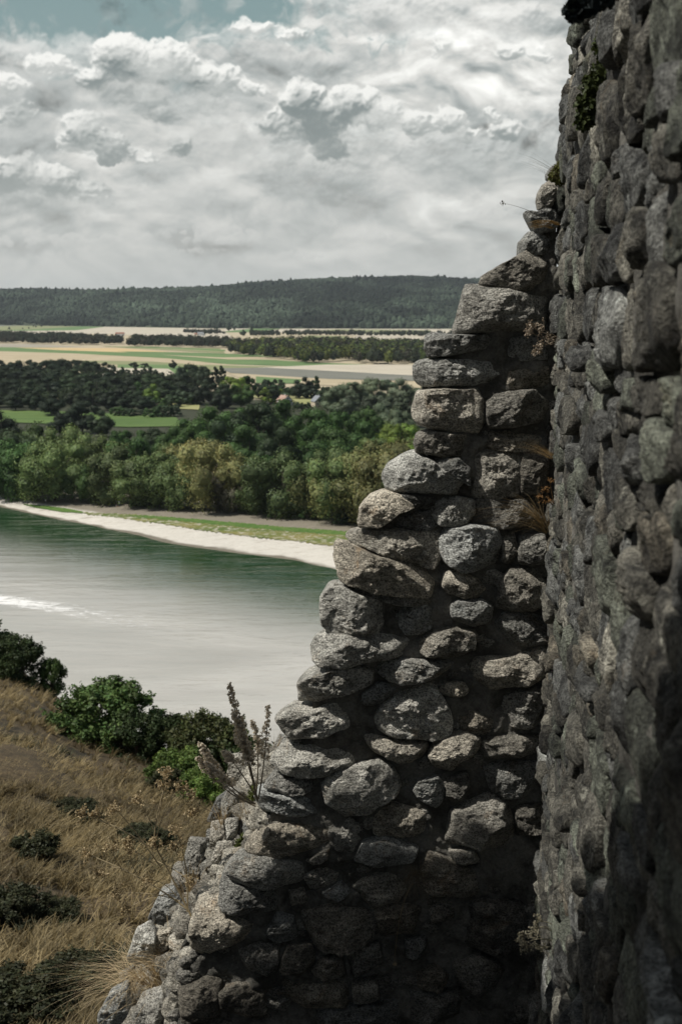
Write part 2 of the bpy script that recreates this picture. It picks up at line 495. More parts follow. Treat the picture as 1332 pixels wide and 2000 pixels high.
def mat_water():
    m, N = material('river_water')
    P = N.n('ShaderNodeNewGeometry').outputs['Position']
    a = N.mapping(P, scale=(0.07, 0.24, 1), rot=(0, 0, math.radians(6)))
    b = N.mapping(P, scale=(0.5, 2.4, 1), rot=(0, 0, math.radians(-4)))
    c = N.mapping(P, scale=(0.012, 0.03, 1), rot=(0, 0, math.radians(40)))
    big = N.noise(c, 1.0, 5, 0.55, 0.8)
    h = N.m('ADD', N.m('MULTIPLY', N.noise(a, 1.0, 4, 0.6, 0.4), 1.0), N.m('MULTIPLY', N.noise(b, 1.0, 4, 0.6), 0.06))
    amp = N.rng(big, 0.36, 0.64, 0.35, 1.0)
    s = N.n('ShaderNodeSeparateXYZ'); N.put(s.inputs[0], P)
    nrm = N.bump(N.m('MULTIPLY', h, amp), 1.0, 0.5)
    # silt: pale brown grey; the trees' dark green reflection is painted in towards the far bank
    silt = N.mix(N.rng(big, 0.35, 0.65), WATER_A, WATER_B)
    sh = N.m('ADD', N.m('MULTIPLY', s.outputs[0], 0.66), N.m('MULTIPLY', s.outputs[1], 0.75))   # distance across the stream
    cur = N.noise(N.mapping(P, scale=(.02, .085, 1), rot=(0, 0, math.radians(4))), 1.0, 7, .68, .5)
    silt = N.mix(1.0, silt, N.rng(cur, .3, .7, .92, 1.06), 'MULTIPLY')
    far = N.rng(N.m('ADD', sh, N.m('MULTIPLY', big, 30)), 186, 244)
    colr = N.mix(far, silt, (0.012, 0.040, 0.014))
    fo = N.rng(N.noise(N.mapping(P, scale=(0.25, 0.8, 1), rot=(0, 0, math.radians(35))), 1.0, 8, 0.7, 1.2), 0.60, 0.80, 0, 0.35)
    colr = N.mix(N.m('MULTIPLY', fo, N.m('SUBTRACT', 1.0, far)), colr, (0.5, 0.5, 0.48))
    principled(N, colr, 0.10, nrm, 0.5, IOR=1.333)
    return m
WATER_A, WATER_B = (0.34, 0.33, 0.30), (0.43, 0.418, 0.385)

# ---------------------------------------------------------------- river, far bank, fields, hills
def struct(name, V, F, mat, smooth=True, kind='structure', **kw):
    o = mesh_obj(name, V, F, mat, None, smooth, **kw)
    o['kind'] = kind
    return o

# a frame along the far shore: u along the water's edge, w inland
SH_A, SH_B = on_plane(0, 988), on_plane(660, 1110)
U = (SH_B - SH_A).normalized()
Wd = Vector((-U.y, U.x, 0))
if Wd.y < 0: Wd = -Wd
def uw(p):
    d = Vector((p[0], p[1], 0)) - SH_A
    return d.dot(U), d.dot(Wd)
def from_uw(u, w, z=0.0):
    return SH_A.x + U.x * u + Wd.x * w, SH_A.y + U.y * u + Wd.y * w, z
def px_curve(pts, z):
    q = sorted(uw(on_plane(x, y, z)) for x, y in pts)
    us, ws = [a for a, _ in q], [b for _, b in q]
    return lambda u: np.interp(u, us, ws)
shore = px_curve([(-500, 905), (-200, 948), (0, 988), (60, 1002), (130, 1018), (220, 1036), (330, 1060), (400, 1072), (500, 1085), (590, 1098), (660, 1112), (800, 1150), (1000, 1215)], 0.0)
treeline = px_curve([(-500, 880), (-200, 925), (0, 962), (60, 966), (110, 978), (200, 983), (300, 992), (420, 1001), (520, 1008), (620, 1018), (700, 1030), (850, 1062), (1050, 1120)], 2.4)
uu = np.concatenate([np.linspace(-2600, -420, 30), np.linspace(-400, 520, 330), np.linspace(540, 2600, 30)])
def bank_sheet():
    off = np.array([-60, -14, -5, -1.5, 0, 1.5, 3, 6, 10, 14, 19, 25, 32])
    zz = np.array([-6, -1.4, -.5, -.12, .02, .2, .42, .8, 1.2, 1.55, 1.9, 2.2, 2.4])
    wl = np.array([60, 120, 240, 450, 800, 1400, 2400, 4200, 8000, 15000, 30000])
    rows = []
    s0, t0 = shore(uu), treeline(uu)
    for o_, z_ in zip(off, zz):
        w = s0 + o_ * np.where(o_ > 0, np.clip((t0 - s0) / 32, .5, 2.5), 1) + 3.5 * (fbm(uu * .05, uu * 0 + o_ * .1, octv=5, rough=.6, seed=5) - .5) * (abs(o_) < 20)
        x, y, _ = from_uw(uu, w)
        rows.append(np.stack([x, y, z_ + .25 * (fbm(x * .08, y * .08, octv=4, seed=8) - .5) * (o_ > 1)], 1))
    for w_ in wl:
        w = np.maximum(s0 * (w_ < 500) + w_, s0 + 40 + w_ * .5)
        x, y, _ = from_uw(uu, w)
        rows.append(np.stack([x, y, np.full_like(x, 2.6 if w_ > 100 else 2.5)], 1))
    V = np.stack(rows)
    m, N = material('far_bank_ground')
    P = N.n('ShaderNodeNewGeometry').outputs['Position']
    s = N.n('ShaderNodeSeparateXYZ'); N.put(s.inputs[0], P)
    n1 = N.noise(P, 0.35, 7, 0.65); n2 = N.noise(P, 0.06, 5, 0.6)
    grav = N.mix(n1, (0.42, 0.40, 0.35), (0.60, 0.575, 0.52))
    grav = N.mix(N.rng(N.noise(N.mapping(P, scale=(.5, 1.4, 1), rot=(0, 0, .75)), .35, 6, .6), .55, .75), grav, (0.33, 0.30, 0.25))
    spk = N.rng(N.noise(P, 1.1, 4, .8), .56, .70, 0, .55)
    grav = N.mix(spk, grav, (0.22, 0.205, 0.17))
    drf = N.rng(N.noise(N.mapping(P, scale=(.12, .9, 1), rot=(0, 0, .72)), .6, 6, .7), .60, .68, 0, .7)
    grav = N.mix(drf, grav, (0.16, 0.14, 0.11))
    mud = N.mix(n1, (0.10, 0.09, 0.07), (0.20, 0.18, 0.14))
    soil = N.mix(N.m('MAXIMUM', drf, spk), N.mix(n1, (0.15, 0.135, 0.105), (0.26, 0.235, 0.185)), (0.05, 0.05, 0.035))
    c = N.mix(N.rng(N.m('ADD', s.outputs[2], N.m('MULTIPLY', n2, -0.9)), -0.36, -0.16), mud, grav)
    c = N.mix(N.rng(N.m('ADD', s.outputs[2], N.m('MULTIPLY', n2, 0.9)), 1.95, 2.3), c, soil)
    field = N.mix(n2, (0.36, 0.31, 0.21), (0.44, 0.385, 0.27))
    wood = (0.035, 0.04, 0.022)
    dist = N.vm('DOT_PRODUCT', P, (Wd.x, Wd.y, 0))
    w0 = Vector((SH_A.x, SH_A.y, 0)).dot(Wd)
    c = N.mix(N.rng(dist, w0 + 34, w0 + 60), c, wood)
    c = N.mix(N.rng(N.m('ADD', s.outputs[1], N.m('MULTIPLY', n2, 60)), 930, 960), c, field)
    principled(N, c, 0.95, N.bump(N.noise(P, 1.5, 5, .6), .5, .25))
    nr = len(rows)
    return struct('far_bank', V.reshape(-1, 3), grid_faces(nr, len(uu)), m)
bank_sheet()
# river: one sheet reaching far up and down stream
def river():
    g = np.concatenate([-np.geomspace(9000, 60, 24), np.linspace(-50, 50, 5), np.geomspace(60, 9000, 24)])
    X, Y = np.meshgrid(g, g + 250, indexing='ij')
    V = np.stack([X, Y, 0 * X], -1).reshape(-1, 3)
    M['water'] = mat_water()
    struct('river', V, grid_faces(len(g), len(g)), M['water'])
river()

def sheet_px(name, pts, z, mat, n=40, kind='structure', rag=0.0, label=None):
    """a patch of ground outlined from the photograph and laid flat on the plain"""
    P = [on_plane(x, y, z) for x, y in pts]
    out = []
    k = len(P)
    for i in range(k):
        a, b = P[i], P[(i + 1) % k]
        m_ = max(1, int((b - a).length / (6 if rag else 1e9)))
        for j in range(m_):
            q = a.lerp(b, j / m_)
            if rag:
                q = q + Vector((random.uniform(-rag, rag), random.uniform(-rag, rag), 0))
            out.append(q)
    me = bpy.data.meshes.new(name)
    me.from_pydata([tuple(q) for q in out], [], [tuple(range(len(out)))])
    import bmesh
    bm = bmesh.new(); bm.from_mesh(me)
    bmesh.ops.triangulate(bm, faces=bm.faces[:])
    for f in bm.faces:
        if f.normal.z < 0: f.normal_flip()
    bm.to_mesh(me); bm.free()
    me.materials.append(mat)
    o = bpy.data.objects.new(name, me); COL.objects.link(o)
    o['kind'] = kind
    return o
def bank_z(x, y):
    u, w = uw((x, y))
    s0, t0 = shore(u), treeline(u)
    k = min(max((t0 - s0) / 32, .5), 2.5)
    return float(np.interp((w - s0) / k, [-60, -14, -5, -1.5, 0, 1.5, 3, 6, 10, 14, 19, 25, 32], [-6, -1.4, -.5, -.12, .02, .2, .42, .8, 1.2, 1.55, 1.9, 2.2, 2.4]))
def shore_mat(name, up, lo, mat, lift, rag):
    ux, uy = zip(*up); lx, ly = zip(*lo)
    V = []
    xs = np.linspace(ux[0], ux[-1], 240)
    for i, px in enumerate(xs):
        a, b = np.interp(px, ux, uy), np.interp(px, lx, ly)
        e = min(1, i / 8, (239 - i) / 8)
        a, b = (a + b) / 2 - (b - a) / 2 * e, (a + b) / 2 + (b - a) / 2 * e
        a += random.uniform(-rag, rag); b += random.uniform(-rag, rag)
        for j in range(9):
            py = a + (b - a) * j / 8
            z = 1.5
            for _ in range(4):
                p = on_plane(px, py, z); z = bank_z(p.x, p.y) + lift
            V.append((p.x, p.y, z + .13))
    return struct(name, V, grid_faces(240, 9), mat, kind='stuff')
def field_mat(name, c1, c2, ang=0.3, sc=0.05):
    m, N = material(name)
    P = N.n('ShaderNodeNewGeometry').outputs['Position']
    q = N.mapping(P, scale=(0.15, 1.6, 1), rot=(0, 0, ang))
    f = N.m('ADD', N.m('MULTIPLY', N.noise(q, sc, 5, .6), .6), N.m('MULTIPLY', N.noise(P, .02, 6, .65), .4))
    principled(N, N.mix(N.rng(f, .35, .65), c1, c2), 0.95)
    return m
FM = {'tan': field_mat('stubble_field', (0.33, 0.275, 0.175), (0.44, 0.375, 0.26)),
      'pale': field_mat('pale_stubble', (0.38, 0.345, 0.27), (0.50, 0.455, 0.365)),
      'green': field_mat('green_crop', (0.085, 0.15, 0.055), (0.13, 0.20, 0.075)),
      'olive': field_mat('olive_crop', (0.17, 0.19, 0.09), (0.24, 0.25, 0.13)),
      'slate': field_mat('dark_soil', (0.13, 0.135, 0.115), (0.18, 0.18, 0.15)),
      'brown': field_mat('brown_soil', (0.26, 0.235, 0.185), (0.34, 0.31, 0.25)),
      'orange': field_mat('ripe_crop', (0.46, 0.34, 0.17), (0.52, 0.40, 0.22)),
      'meadow': field_mat('meadow', (0.055, 0.105, 0.025), (0.10, 0.155, 0.04)),
      'lawn': field_mat('yellow_meadow', (0.24, 0.25, 0.10), (0.30, 0.29, 0.14))}
fields = [
    ('pale', [(-200, 654), (60, 652), (230, 652), (430, 668), (460, 664), (430, 640), (300, 628), (100, 622), (-200, 624)]),
    ('brown', [(-200, 645), (0, 640), (250, 633), (120, 628), (40, 632), (-200, 636)]),
    ('slate', [(-200, 640), (0, 637), (180, 633), (140, 630), (0, 633), (-200, 636)]),
    ('green', [(60, 646), (150, 645), (240, 634), (130, 634), (0, 640), (-100, 646)]),
    ('olive', [(-200, 648), (0, 645), (70, 643), (180, 636), (60, 636), (-200, 641)]),
    ('brown', [(130, 634), (250, 633), (240, 628), (150, 628)]),
    ('pale', [(440, 648), (560, 649), (700, 655), (840, 660), (1000, 664), (1000, 641), (840, 638), (640, 640), (430, 634)]),
    ('green', [(430, 649), (490, 649), (560, 641), (500, 641), (450, 646)]),
    ('olive', [(660, 652), (840, 654), (840, 645), (660, 643), (600, 647)]),
    ('pale', [(670, 666), (820, 670), (830, 662), (835, 655), (700, 655)]),
    ('green', [(820, 668), (960, 672), (960, 658), (836, 656)]),
    ('olive', [(590, 660), (700, 664), (672, 656), (600, 655)]),
    ('tan', [(-200, 690), (0, 676), (250, 678), (440, 692), (560, 702), (300, 712), (-200, 705)]),
    ('brown', [(-200, 684), (0, 679), (180, 678), (60, 672), (-200, 670)]),
    ('green', [(-200, 678), (0, 678), (110, 679), (240, 686), (440, 698), (620, 708), (830, 716), (620, 717), (440, 711), (330, 700), (140, 690), (0, 686), (-200, 688)]),
    ('orange', [(30, 679), (230, 680), (330, 687), (240, 688), (120, 684)]),
    ('tan', [(250, 687), (440, 693), (600, 703), (450, 702), (330, 694)]),
    ('green', [(230, 686), (400, 689), (560, 696), (430, 698), (300, 692)]),
    ('olive', [(200, 676), (430, 680), (440, 690), (250, 680)]),
    ('green', [(200, 677), (330, 680), (440, 686), (440, 683), (300, 677)]),
    ('tan', [(-200, 700), (0, 690), (150, 694), (330, 704), (520, 716), (440, 722), (200, 716), (-200, 716)]),
    ('olive', [(150, 704), (300, 706), (430, 716), (470, 722), (350, 724), (240, 714)]),
    ('green', [(230, 712), (330, 712), (440, 730), (330, 735), (230, 722)]),
    ('pale', [(200, 718), (330, 720), (345, 732), (230, 742), (180, 735)]),
    ('olive', [(400, 712), (540, 716), (560, 720), (470, 722), (400, 720)]),
    ('pale', [(500, 718), (640, 712), (860, 712), (1000, 716), (1000, 740), (840, 735), (620, 724)]),
    ('slate', [(430, 719), (520, 718), (640, 724), (840, 735), (1000, 744), (1000, 758), (840, 744), (640, 740), (520, 733), (450, 728)]),
    ('tan', [(440, 728), (540, 734), (640, 740), (840, 746), (1000, 760), (1000, 775), (700, 756), (560, 748), (470, 738)]),
    ('green', [(500, 735), (590, 741), (585, 749), (500, 748)]),
    ('meadow', [(-300, 830), (-100, 800), (100, 802), (240, 808), (345, 815), (360, 832), (250, 834), (60, 826), (0, 824)]),
    ('lawn', [(495, 764), (530, 762), (640, 766), (640, 776), (600, 790), (495, 776)]),
    ('tan', [(370, 765), (420, 767), (420, 776), (370, 775)]),
    ('lawn', [(330, 785), (390, 788), (390, 800), (330, 797)]),
]
for i, (k, pts) in enumerate(fields):
    sheet_px('field', pts, 2.64 + 0.015 * i, FM[k])

# grass and herbs on the gravel bank: ragged flat mats
def mat_shore():
    m, N = material('bank_herbs')
    P = N.n('ShaderNodeNewGeometry').outputs['Position']
    n1, n2 = N.noise(P, .5, 7, .7), N.noise(N.mapping(P, scale=(.4, 1.3, 1), rot=(0, 0, .7)), .12, 4, .6)
    c = N.ramp(n2, [(.35, (0.065, 0.11, 0.025)), (.5, (0.13, 0.145, 0.04)), (.62, (0.20, 0.18, 0.065))])
    c = N.mix(N.rng(n1, .49, .63), c, (0.36, 0.34, 0.27))
    principled(N, c, .95, N.bump(n1, .8, .3))
    return m
def mat_shore2():
    m, N = material('bank_grass')
    P = N.n('ShaderNodeNewGeometry').outputs['Position']
    n1 = N.noise(P, .6, 7, .7)
    principled(N, N.mix(N.rng(n1, .35, .7), (0.05, 0.12, 0.02), (0.12, 0.17, 0.045)), .95, N.bump(n1, .8, .3))
    return m
random.seed(4)
herb, gr = mat_shore(), mat_shore2()
tag(shore_mat('shore_herbs', [(150, 1000), (210, 1003), (300, 1007), (400, 1021), (520, 1031), (640, 1041), (760, 1052), (900, 1080)], [(150, 1003), (230, 1012), (330, 1026), (420, 1040), (500, 1050), (600, 1060), (690, 1072), (760, 1085), (900, 1110)], herb, .03, 1.6), 'yellow green herbs in a long strip on the gravel bank', 'ground cover')
tag(shore_mat('shore_grass', [(45, 986), (90, 988), (130, 993), (165, 1000)], [(45, 987), (70, 995), (120, 1001), (165, 1003)], gr, .04, .8), 'dark green grass patch at the upstream end of the gravel bank', 'grass')
tag(shore_mat('shore_grass', [(250, 1006), (340, 1011), (450, 1020), (560, 1030), (700, 1040), (800, 1050)], [(250, 1009), (340, 1017), (450, 1028), (560, 1038), (700, 1048), (800, 1058)], gr, .09, 1.0), 'fresh green grass line along the inner edge of the herb strip', 'grass')

# foam behind a boat that has passed
def wake():
    m, N = material('foam')
    P = N.n('ShaderNodeNewGeometry').outputs['Position']
    f = N.noise(N.mapping(P, scale=(.5, 1.6, 1), rot=(0, 0, -.2)), .55, 8, .72, .6)
    at = N.n('ShaderNodeAttribute', attribute_name='tint')
    b = principled(N, (0.72, 0.72, 0.70), .7)
    tr = N.n('ShaderNodeBsdfTransparent'); mx = N.n('ShaderNodeMixShader')
    N.put(mx.inputs[0], N.rng(N.m('ADD', f, N.m('MULTIPLY', at.outputs['Fac'], .46)), .56, .80))
    m.node_tree.links.new(tr.outputs[0], mx.inputs[1]); m.node_tree.links.new(b.outputs[0], mx.inputs[2])
    m.node_tree.links.new(mx.outputs[0], N.out.inputs[0])
    C = [(-160, 1158, 9), (-60, 1165, 11), (0, 1171, 13), (60, 1179, 14), (120, 1188, 16), (180, 1199, 19), (300, 1222, 22)]
    V, T = [], []
    for i, (x, y, h) in enumerate(C):
        for j in range(7):
            k = (j - 3) / 3
            q = on_plane(x, y + k * h, 0.04)
            V.append(q); T.append([max(0, (1 - k * k)) * (1.0 - i / 7)] * 3)
    o = struct('foam_wake', V, grid_faces(len(C), 7), m, kind='stuff', col=np.array(T))
    tag(o, 'white foam streak on the grey river near the left edge', 'wake')
wake()

# ---- wooded hills behind the fields
def hill_z(x, y):
    """height of the hill range"""
    az = x / np.maximum(y, 1)
    prof_px = np.array([-900, -400, 0, 200, 370, 430, 520, 640, 780, 880, 960, 1100, 1500, 2400])
    prof_y = np.array([585, 578, 571, 573, 568, 566, 556, 550, 546, 548, 554, 562, 576, 590])
    top = 70 + (600 - np.interp(az * FP * 1.01 + 666, prof_px, prof_y)) / FP * 5900 * 1.03
    base_px = np.array([-900, 0, 430, 850, 1600]); base_y = np.array([4700, 4700, 3980, 3900, 4300])
    yb = np.interp(az * FP * 1.01 + 666, base_px, base_y)
    t = np.clip((y - yb) / (6000 - yb), 0, 1)
    s = t ** .85
    s = np.where(y > 6000, 1 - np.clip((y - 6000) / 3000, 0, 1) ** 2 * .9, s)
    rid = fbm(x * .0022 + y * .0006, y * .0009, octv=4, seed=33) - .5
    rid2 = fbm(x * .0009 + 3, y * .0007, octv=3, seed=35) - .5
    return 2.8 + (top - 2.8) * s + (rid * 46 + rid2 * 40) * np.clip(t * 3, 0, 1) * np.clip((6000 - y) / 700, .12, 1) * (t > 0)
def hills():
    xs = np.concatenate([np.linspace(-6500, -2200, 12), np.linspace(-2100, 2000, 120), np.linspace(2100, 6500, 12)])
    ys = np.concatenate([np.linspace(3700, 6400, 70), np.linspace(6600, 9500, 8)])
    X, Y = np.meshgrid(xs, ys, indexing='ij')
    Z = hill_z(X, Y) - 1.0
    m = plain('hill_floor', (0.035, 0.045, 0.025), .95, .4, .02)
    struct('wooded_hills', np.stack([X, Y, Z], -1).reshape(-1, 3), grid_faces(len(xs), len(ys)), m)
hills()

def ico(sub=1):
    import bmesh
    bm = bmesh.new(); bmesh.ops.create_icosphere(bm, subdivisions=sub, radius=1.0)
    V = np.array([v.co[:] for v in bm.verts]); F = np.array([[v.index for v in f.verts] for f in bm.faces]); bm.free()
    return V, F
ICO1, ICO2 = ico(1), ico(2)
def blob_trees(pos, rad, hgt, col, ico_=ICO1, jitter=.28, seed=0, rep=1):
    """many rough far-off crowns as one array"""
    r = np.random.RandomState(seed)
    V0, F0 = ico_
    n = len(pos); k = len(V0)
    J = 1 + r.uniform(-jitter, jitter, (n, k, 1))
    V = V0[None] * J * np.stack([rad, rad, hgt], 1)[:, None]
    a = r.uniform(0, 6.28, n); ca, sa = np.cos(a)[:, None], np.sin(a)[:, None]
    V = np.stack([V[..., 0] * ca - V[..., 1] * sa, V[..., 0] * sa + V[..., 1] * ca, V[..., 2]], -1) + pos[:, None]
    F = F0[None] + (np.arange(n) * k)[:, None, None]
    return V.reshape(-1, 3), F.reshape(-1, 3), np.repeat(col, k, 0)
def hill_forest():
    r = np.random.RandomState(3)
    n = 42000
    y = 3850 + (6150 - 3850) * r.uniform(0, 1, n) ** .9
    az = r.uniform(-.36, .30, n)
    x = az * y
    z = hill_z(x, y)
    ok = z > 4.5
    x, y, z = x[ok], y[ok], z[ok]; n = len(x)
    big = fbm(x * .004, y * .003, octv=3, seed=61)
    rad = r.uniform(4.5, 9.5, n) * (.8 + .5 * big); hg = rad * r.uniform(.8, 1.5, n) * np.where(r.uniform(0, 1, n) < .05, 1.5, 1)
    tone = np.clip(((.6 * fbm(x * .0022, y * .0016, octv=4, seed=71) + .4 * fbm(x * .009, y * .005, octv=3, seed=72)) - .32) * 4.6, .3, 2.2)
    tone = tone * r.uniform(.55, 1.5, n)
    col = np.stack([.036 * tone, .050 * tone, .034 * tone], 1)
    V, F, C = blob_trees(np.stack([x, y, z + hg * .5], 1), rad, hg, col)
    m, N = material('far_foliage')
    at = N.n('ShaderNodeAttribute', attribute_name='tint')
    principled(N, at.outputs['Color'], .95, spec=.1)
    M['far_leaf'] = m
    o = mesh_obj('hill_forest', V, F, m, None, False, C)
    tag(o, 'dense far-off forest covering the long hills on the horizon', 'forest', kind='stuff')
hill_forest()

def haze():
    m, N = material('haze')
    v = N.n('ShaderNodeVolumePrincipled')
    v.inputs['Color'].default_value = (0.80, 0.90, 0.97, 1)
    v.inputs['Density'].default_value = HAZE
    v.inputs['Anisotropy'].default_value = 0.2
    m.node_tree.links.new(v.outputs[0], N.out.inputs['Volume'])
    m.cycles.homogeneous_volume = True
    mb = MB()
    mb.box((0, 4000, 142), (16000, 12400, 310))
    o = mb.build('haze', m, tint=False)
    o['kind'] = 'stuff'
    tag(o, 'thin pale haze lying over the river valley and the hills', 'haze')
HAZE = 0.000032
haze()

# ---------------------------------------------------------------- near hillside, below and to the left
CREST = [(-900, 950, 110), (-300, 1150, 78), (0, 1292, 58), (75, 1330, 54), (150, 1392, 49), (240, 1440, 44), (330, 1497, 39), (430, 1570, 34), (520, 1630, 30), (700, 1740, 25), (1000, 1930, 20), (1400, 2180, 16)]
_cx, _cy, _cd = (np.array(v, float) for v in zip(*CREST))
def near_depth(px, py):
    cy, cd = np.interp(px, _cx, _cy), np.interp(px, _cx, _cd)
    yb = 2600.0
    t = np.clip((py - cy) / (yb - cy), 0, 1)
    nb = 7.5 + 2.2 * np.clip((px - 200) / 800, -1, 1) * -1
    return 1 / ((1 - t) / cd + t / nb)
def hs_point(px, py, lift=0.0):
    y = near_depth(px, py)
    r = ray(px, py)
    return np.array([r[0] * y, y, CZ + r[2] * y + lift])
def hillside():
    cols = np.linspace(-900, 1400, 150)
    rows = []
    for t in np.linspace(1, 0, 64) ** 1.0:
        R = []
        for px in cols:
            cy = np.interp(px, _cx, _cy)
            R.append(hs_point(px, cy + t * (2600 - cy)))
        rows.append(R)
    V = np.array(rows)                       # from the bottom of the frame up to the crest
    und = (fbm(V[..., 0] * .35, V[..., 1] * .35, octv=4, seed=12) - .5) * .7
    fade = np.clip(np.arange(64)[::-1] / 10, 0, 1)[:, None]
    V[..., 2] += und * (.25 + .75 * fade)
    crest = V[-1]
    beyond = []
    for k, (f, dz) in enumerate([(1.02, -.35), (1.06, -1.6), (1.15, -6), (1.5, -22), (2.1, -45)]):
        b = crest.copy(); b[:, 0] *= f; b[:, 1] = crest[:, 1] * f; b[:, 2] = crest[:, 2] + dz
        beyond.append(b)
    b = crest.copy(); b[:, 0] *= 2.6; b[:, 1] *= 2.6; b[:, 2] = -2; beyond.append(b)
    front = V[0].copy(); front[:, 1] = -4; front[:, 0] *= 1.2; front[:, 2] += 1.0
    V = np.concatenate([front[None], V, np.array(beyond)])
    m, N = material('dry_slope')
    P = N.n('ShaderNodeNewGeometry').outputs['Position']
    n1, n2, n3 = N.noise(P, .55, 6, .6), N.noise(P, 4.0, 6, .65), N.noise(P, 18.0, 4, .6)
    c = N.mix(N.rng(n2, .3, .7), (0.05, 0.037, 0.021), (0.11, 0.08, 0.042))
    c = N.mix(N.rng(n1, .5, .68), c, (0.03, 0.027, 0.018))
    c = N.mix(1.0, c, N.rng(n3, .2, .8, .6, 1.35), 'MULTIPLY')
    principled(N, c, .95, N.bump(n2, .8, .12))
    return struct('hillside', V.reshape(-1, 3), grid_faces(V.shape[0], V.shape[1]), m)
hillside()
M['dry'] = leaf_mat('dry_grass_blades', .25, .0, (1.1, 1.0, .8))
def blades(base, n, L, w, spread, r, droop=.35, lean=(0, 0, 0), seg=3):
    """n curved tapering blades growing from each base point; returns V, F"""
    m = len(base)
    B = np.repeat(base, n, 0); N_ = len(B)
    a = r.uniform(0, 2 * PI, N_); s = r.uniform(.15, 1, N_) * spread
    d = np.stack([np.cos(a) * s + lean[0], np.sin(a) * s + lean[1], np.ones(N_) + lean[2]], 1)
    d /= np.linalg.norm(d, axis=1)[:, None]
    l = L * r.uniform(.55, 1.25, N_)
    side = np.stack([-np.sin(a), np.cos(a), r.uniform(-.2, .2, N_)], 1)
    B = B + np.stack([np.cos(a), np.sin(a), 0 * a], 1) * (r.uniform(0, .12, N_) * L)[:, None]
    V = []
    for k in range(seg + 1):
        t = k / seg
        c = B + d * (l * t)[:, None] + np.stack([np.cos(a) * s, np.sin(a) * s, -np.ones(N_)], 1) * (l * droop * t * t)[:, None]
        ww = w * (1 - t * .85) * .5
        V += [c - side * ww, c + side * ww]
    V = np.stack(V, 1)
    k = 2 * (seg + 1)
    f = np.array([[2 * i, 2 * i + 1, 2 * i + 3, 2 * i + 2] for i in range(seg)])
    F = (f[None] + (np.arange(N_) * k)[:, None, None]).reshape(-1, 4)
    return V.reshape(-1, 3), F, N_, k
def slope_grass():
    r = np.random.RandomState(9)
    pts, szs = [], []
    while len(pts) < 15000:
        px = r.uniform(-330, 760)
        cy = np.interp(px, _cx, _cy)
        py = cy + (2350 - cy) * r.uniform(0, 1) ** 1.15
        p = hs_point(px, py)
        dn = fbm(np.array([p[0] * .4]), np.array([p[1] * .4]), octv=3, seed=44)[0]
        if r.uniform() > np.clip((dn - .3) * 4, .18, 1):
            continue
        pts.append(p); szs.append(1)
    pts = np.array(pts)
    pts[:, 2] -= .05
    V, F, n, k = blades(pts, 11, .42, .022, .75, r, .35, lean=(.35, -.1, 0), seg=2)
    tuft = r.uniform(.45, 1.35, len(pts))
    pat = .25 + 1.6 * fbm(pts[:, 0] * .4, pts[:, 1] * .4, octv=4, seed=66)
    t = np.repeat(tuft * pat, 11)[:, None] * r.uniform(.8, 1.2, (n, 1))
    hue = np.repeat(r.uniform(0, 1, (len(pts), 1)), 11, 0)
    C = (np.array([.150, .112, .050]) * (1 - hue) + np.array([.225, .180, .098]) * hue) * t
    o = mesh_obj('dry_grass', V, F, M['dry'], None, False, np.repeat(C, k, 0))
    o.color = (1, 1, 1, 1)
    tag(o, 'tan dry grass covering the steep slope below the ruin', 'grass', kind='stuff')
slope_grass()

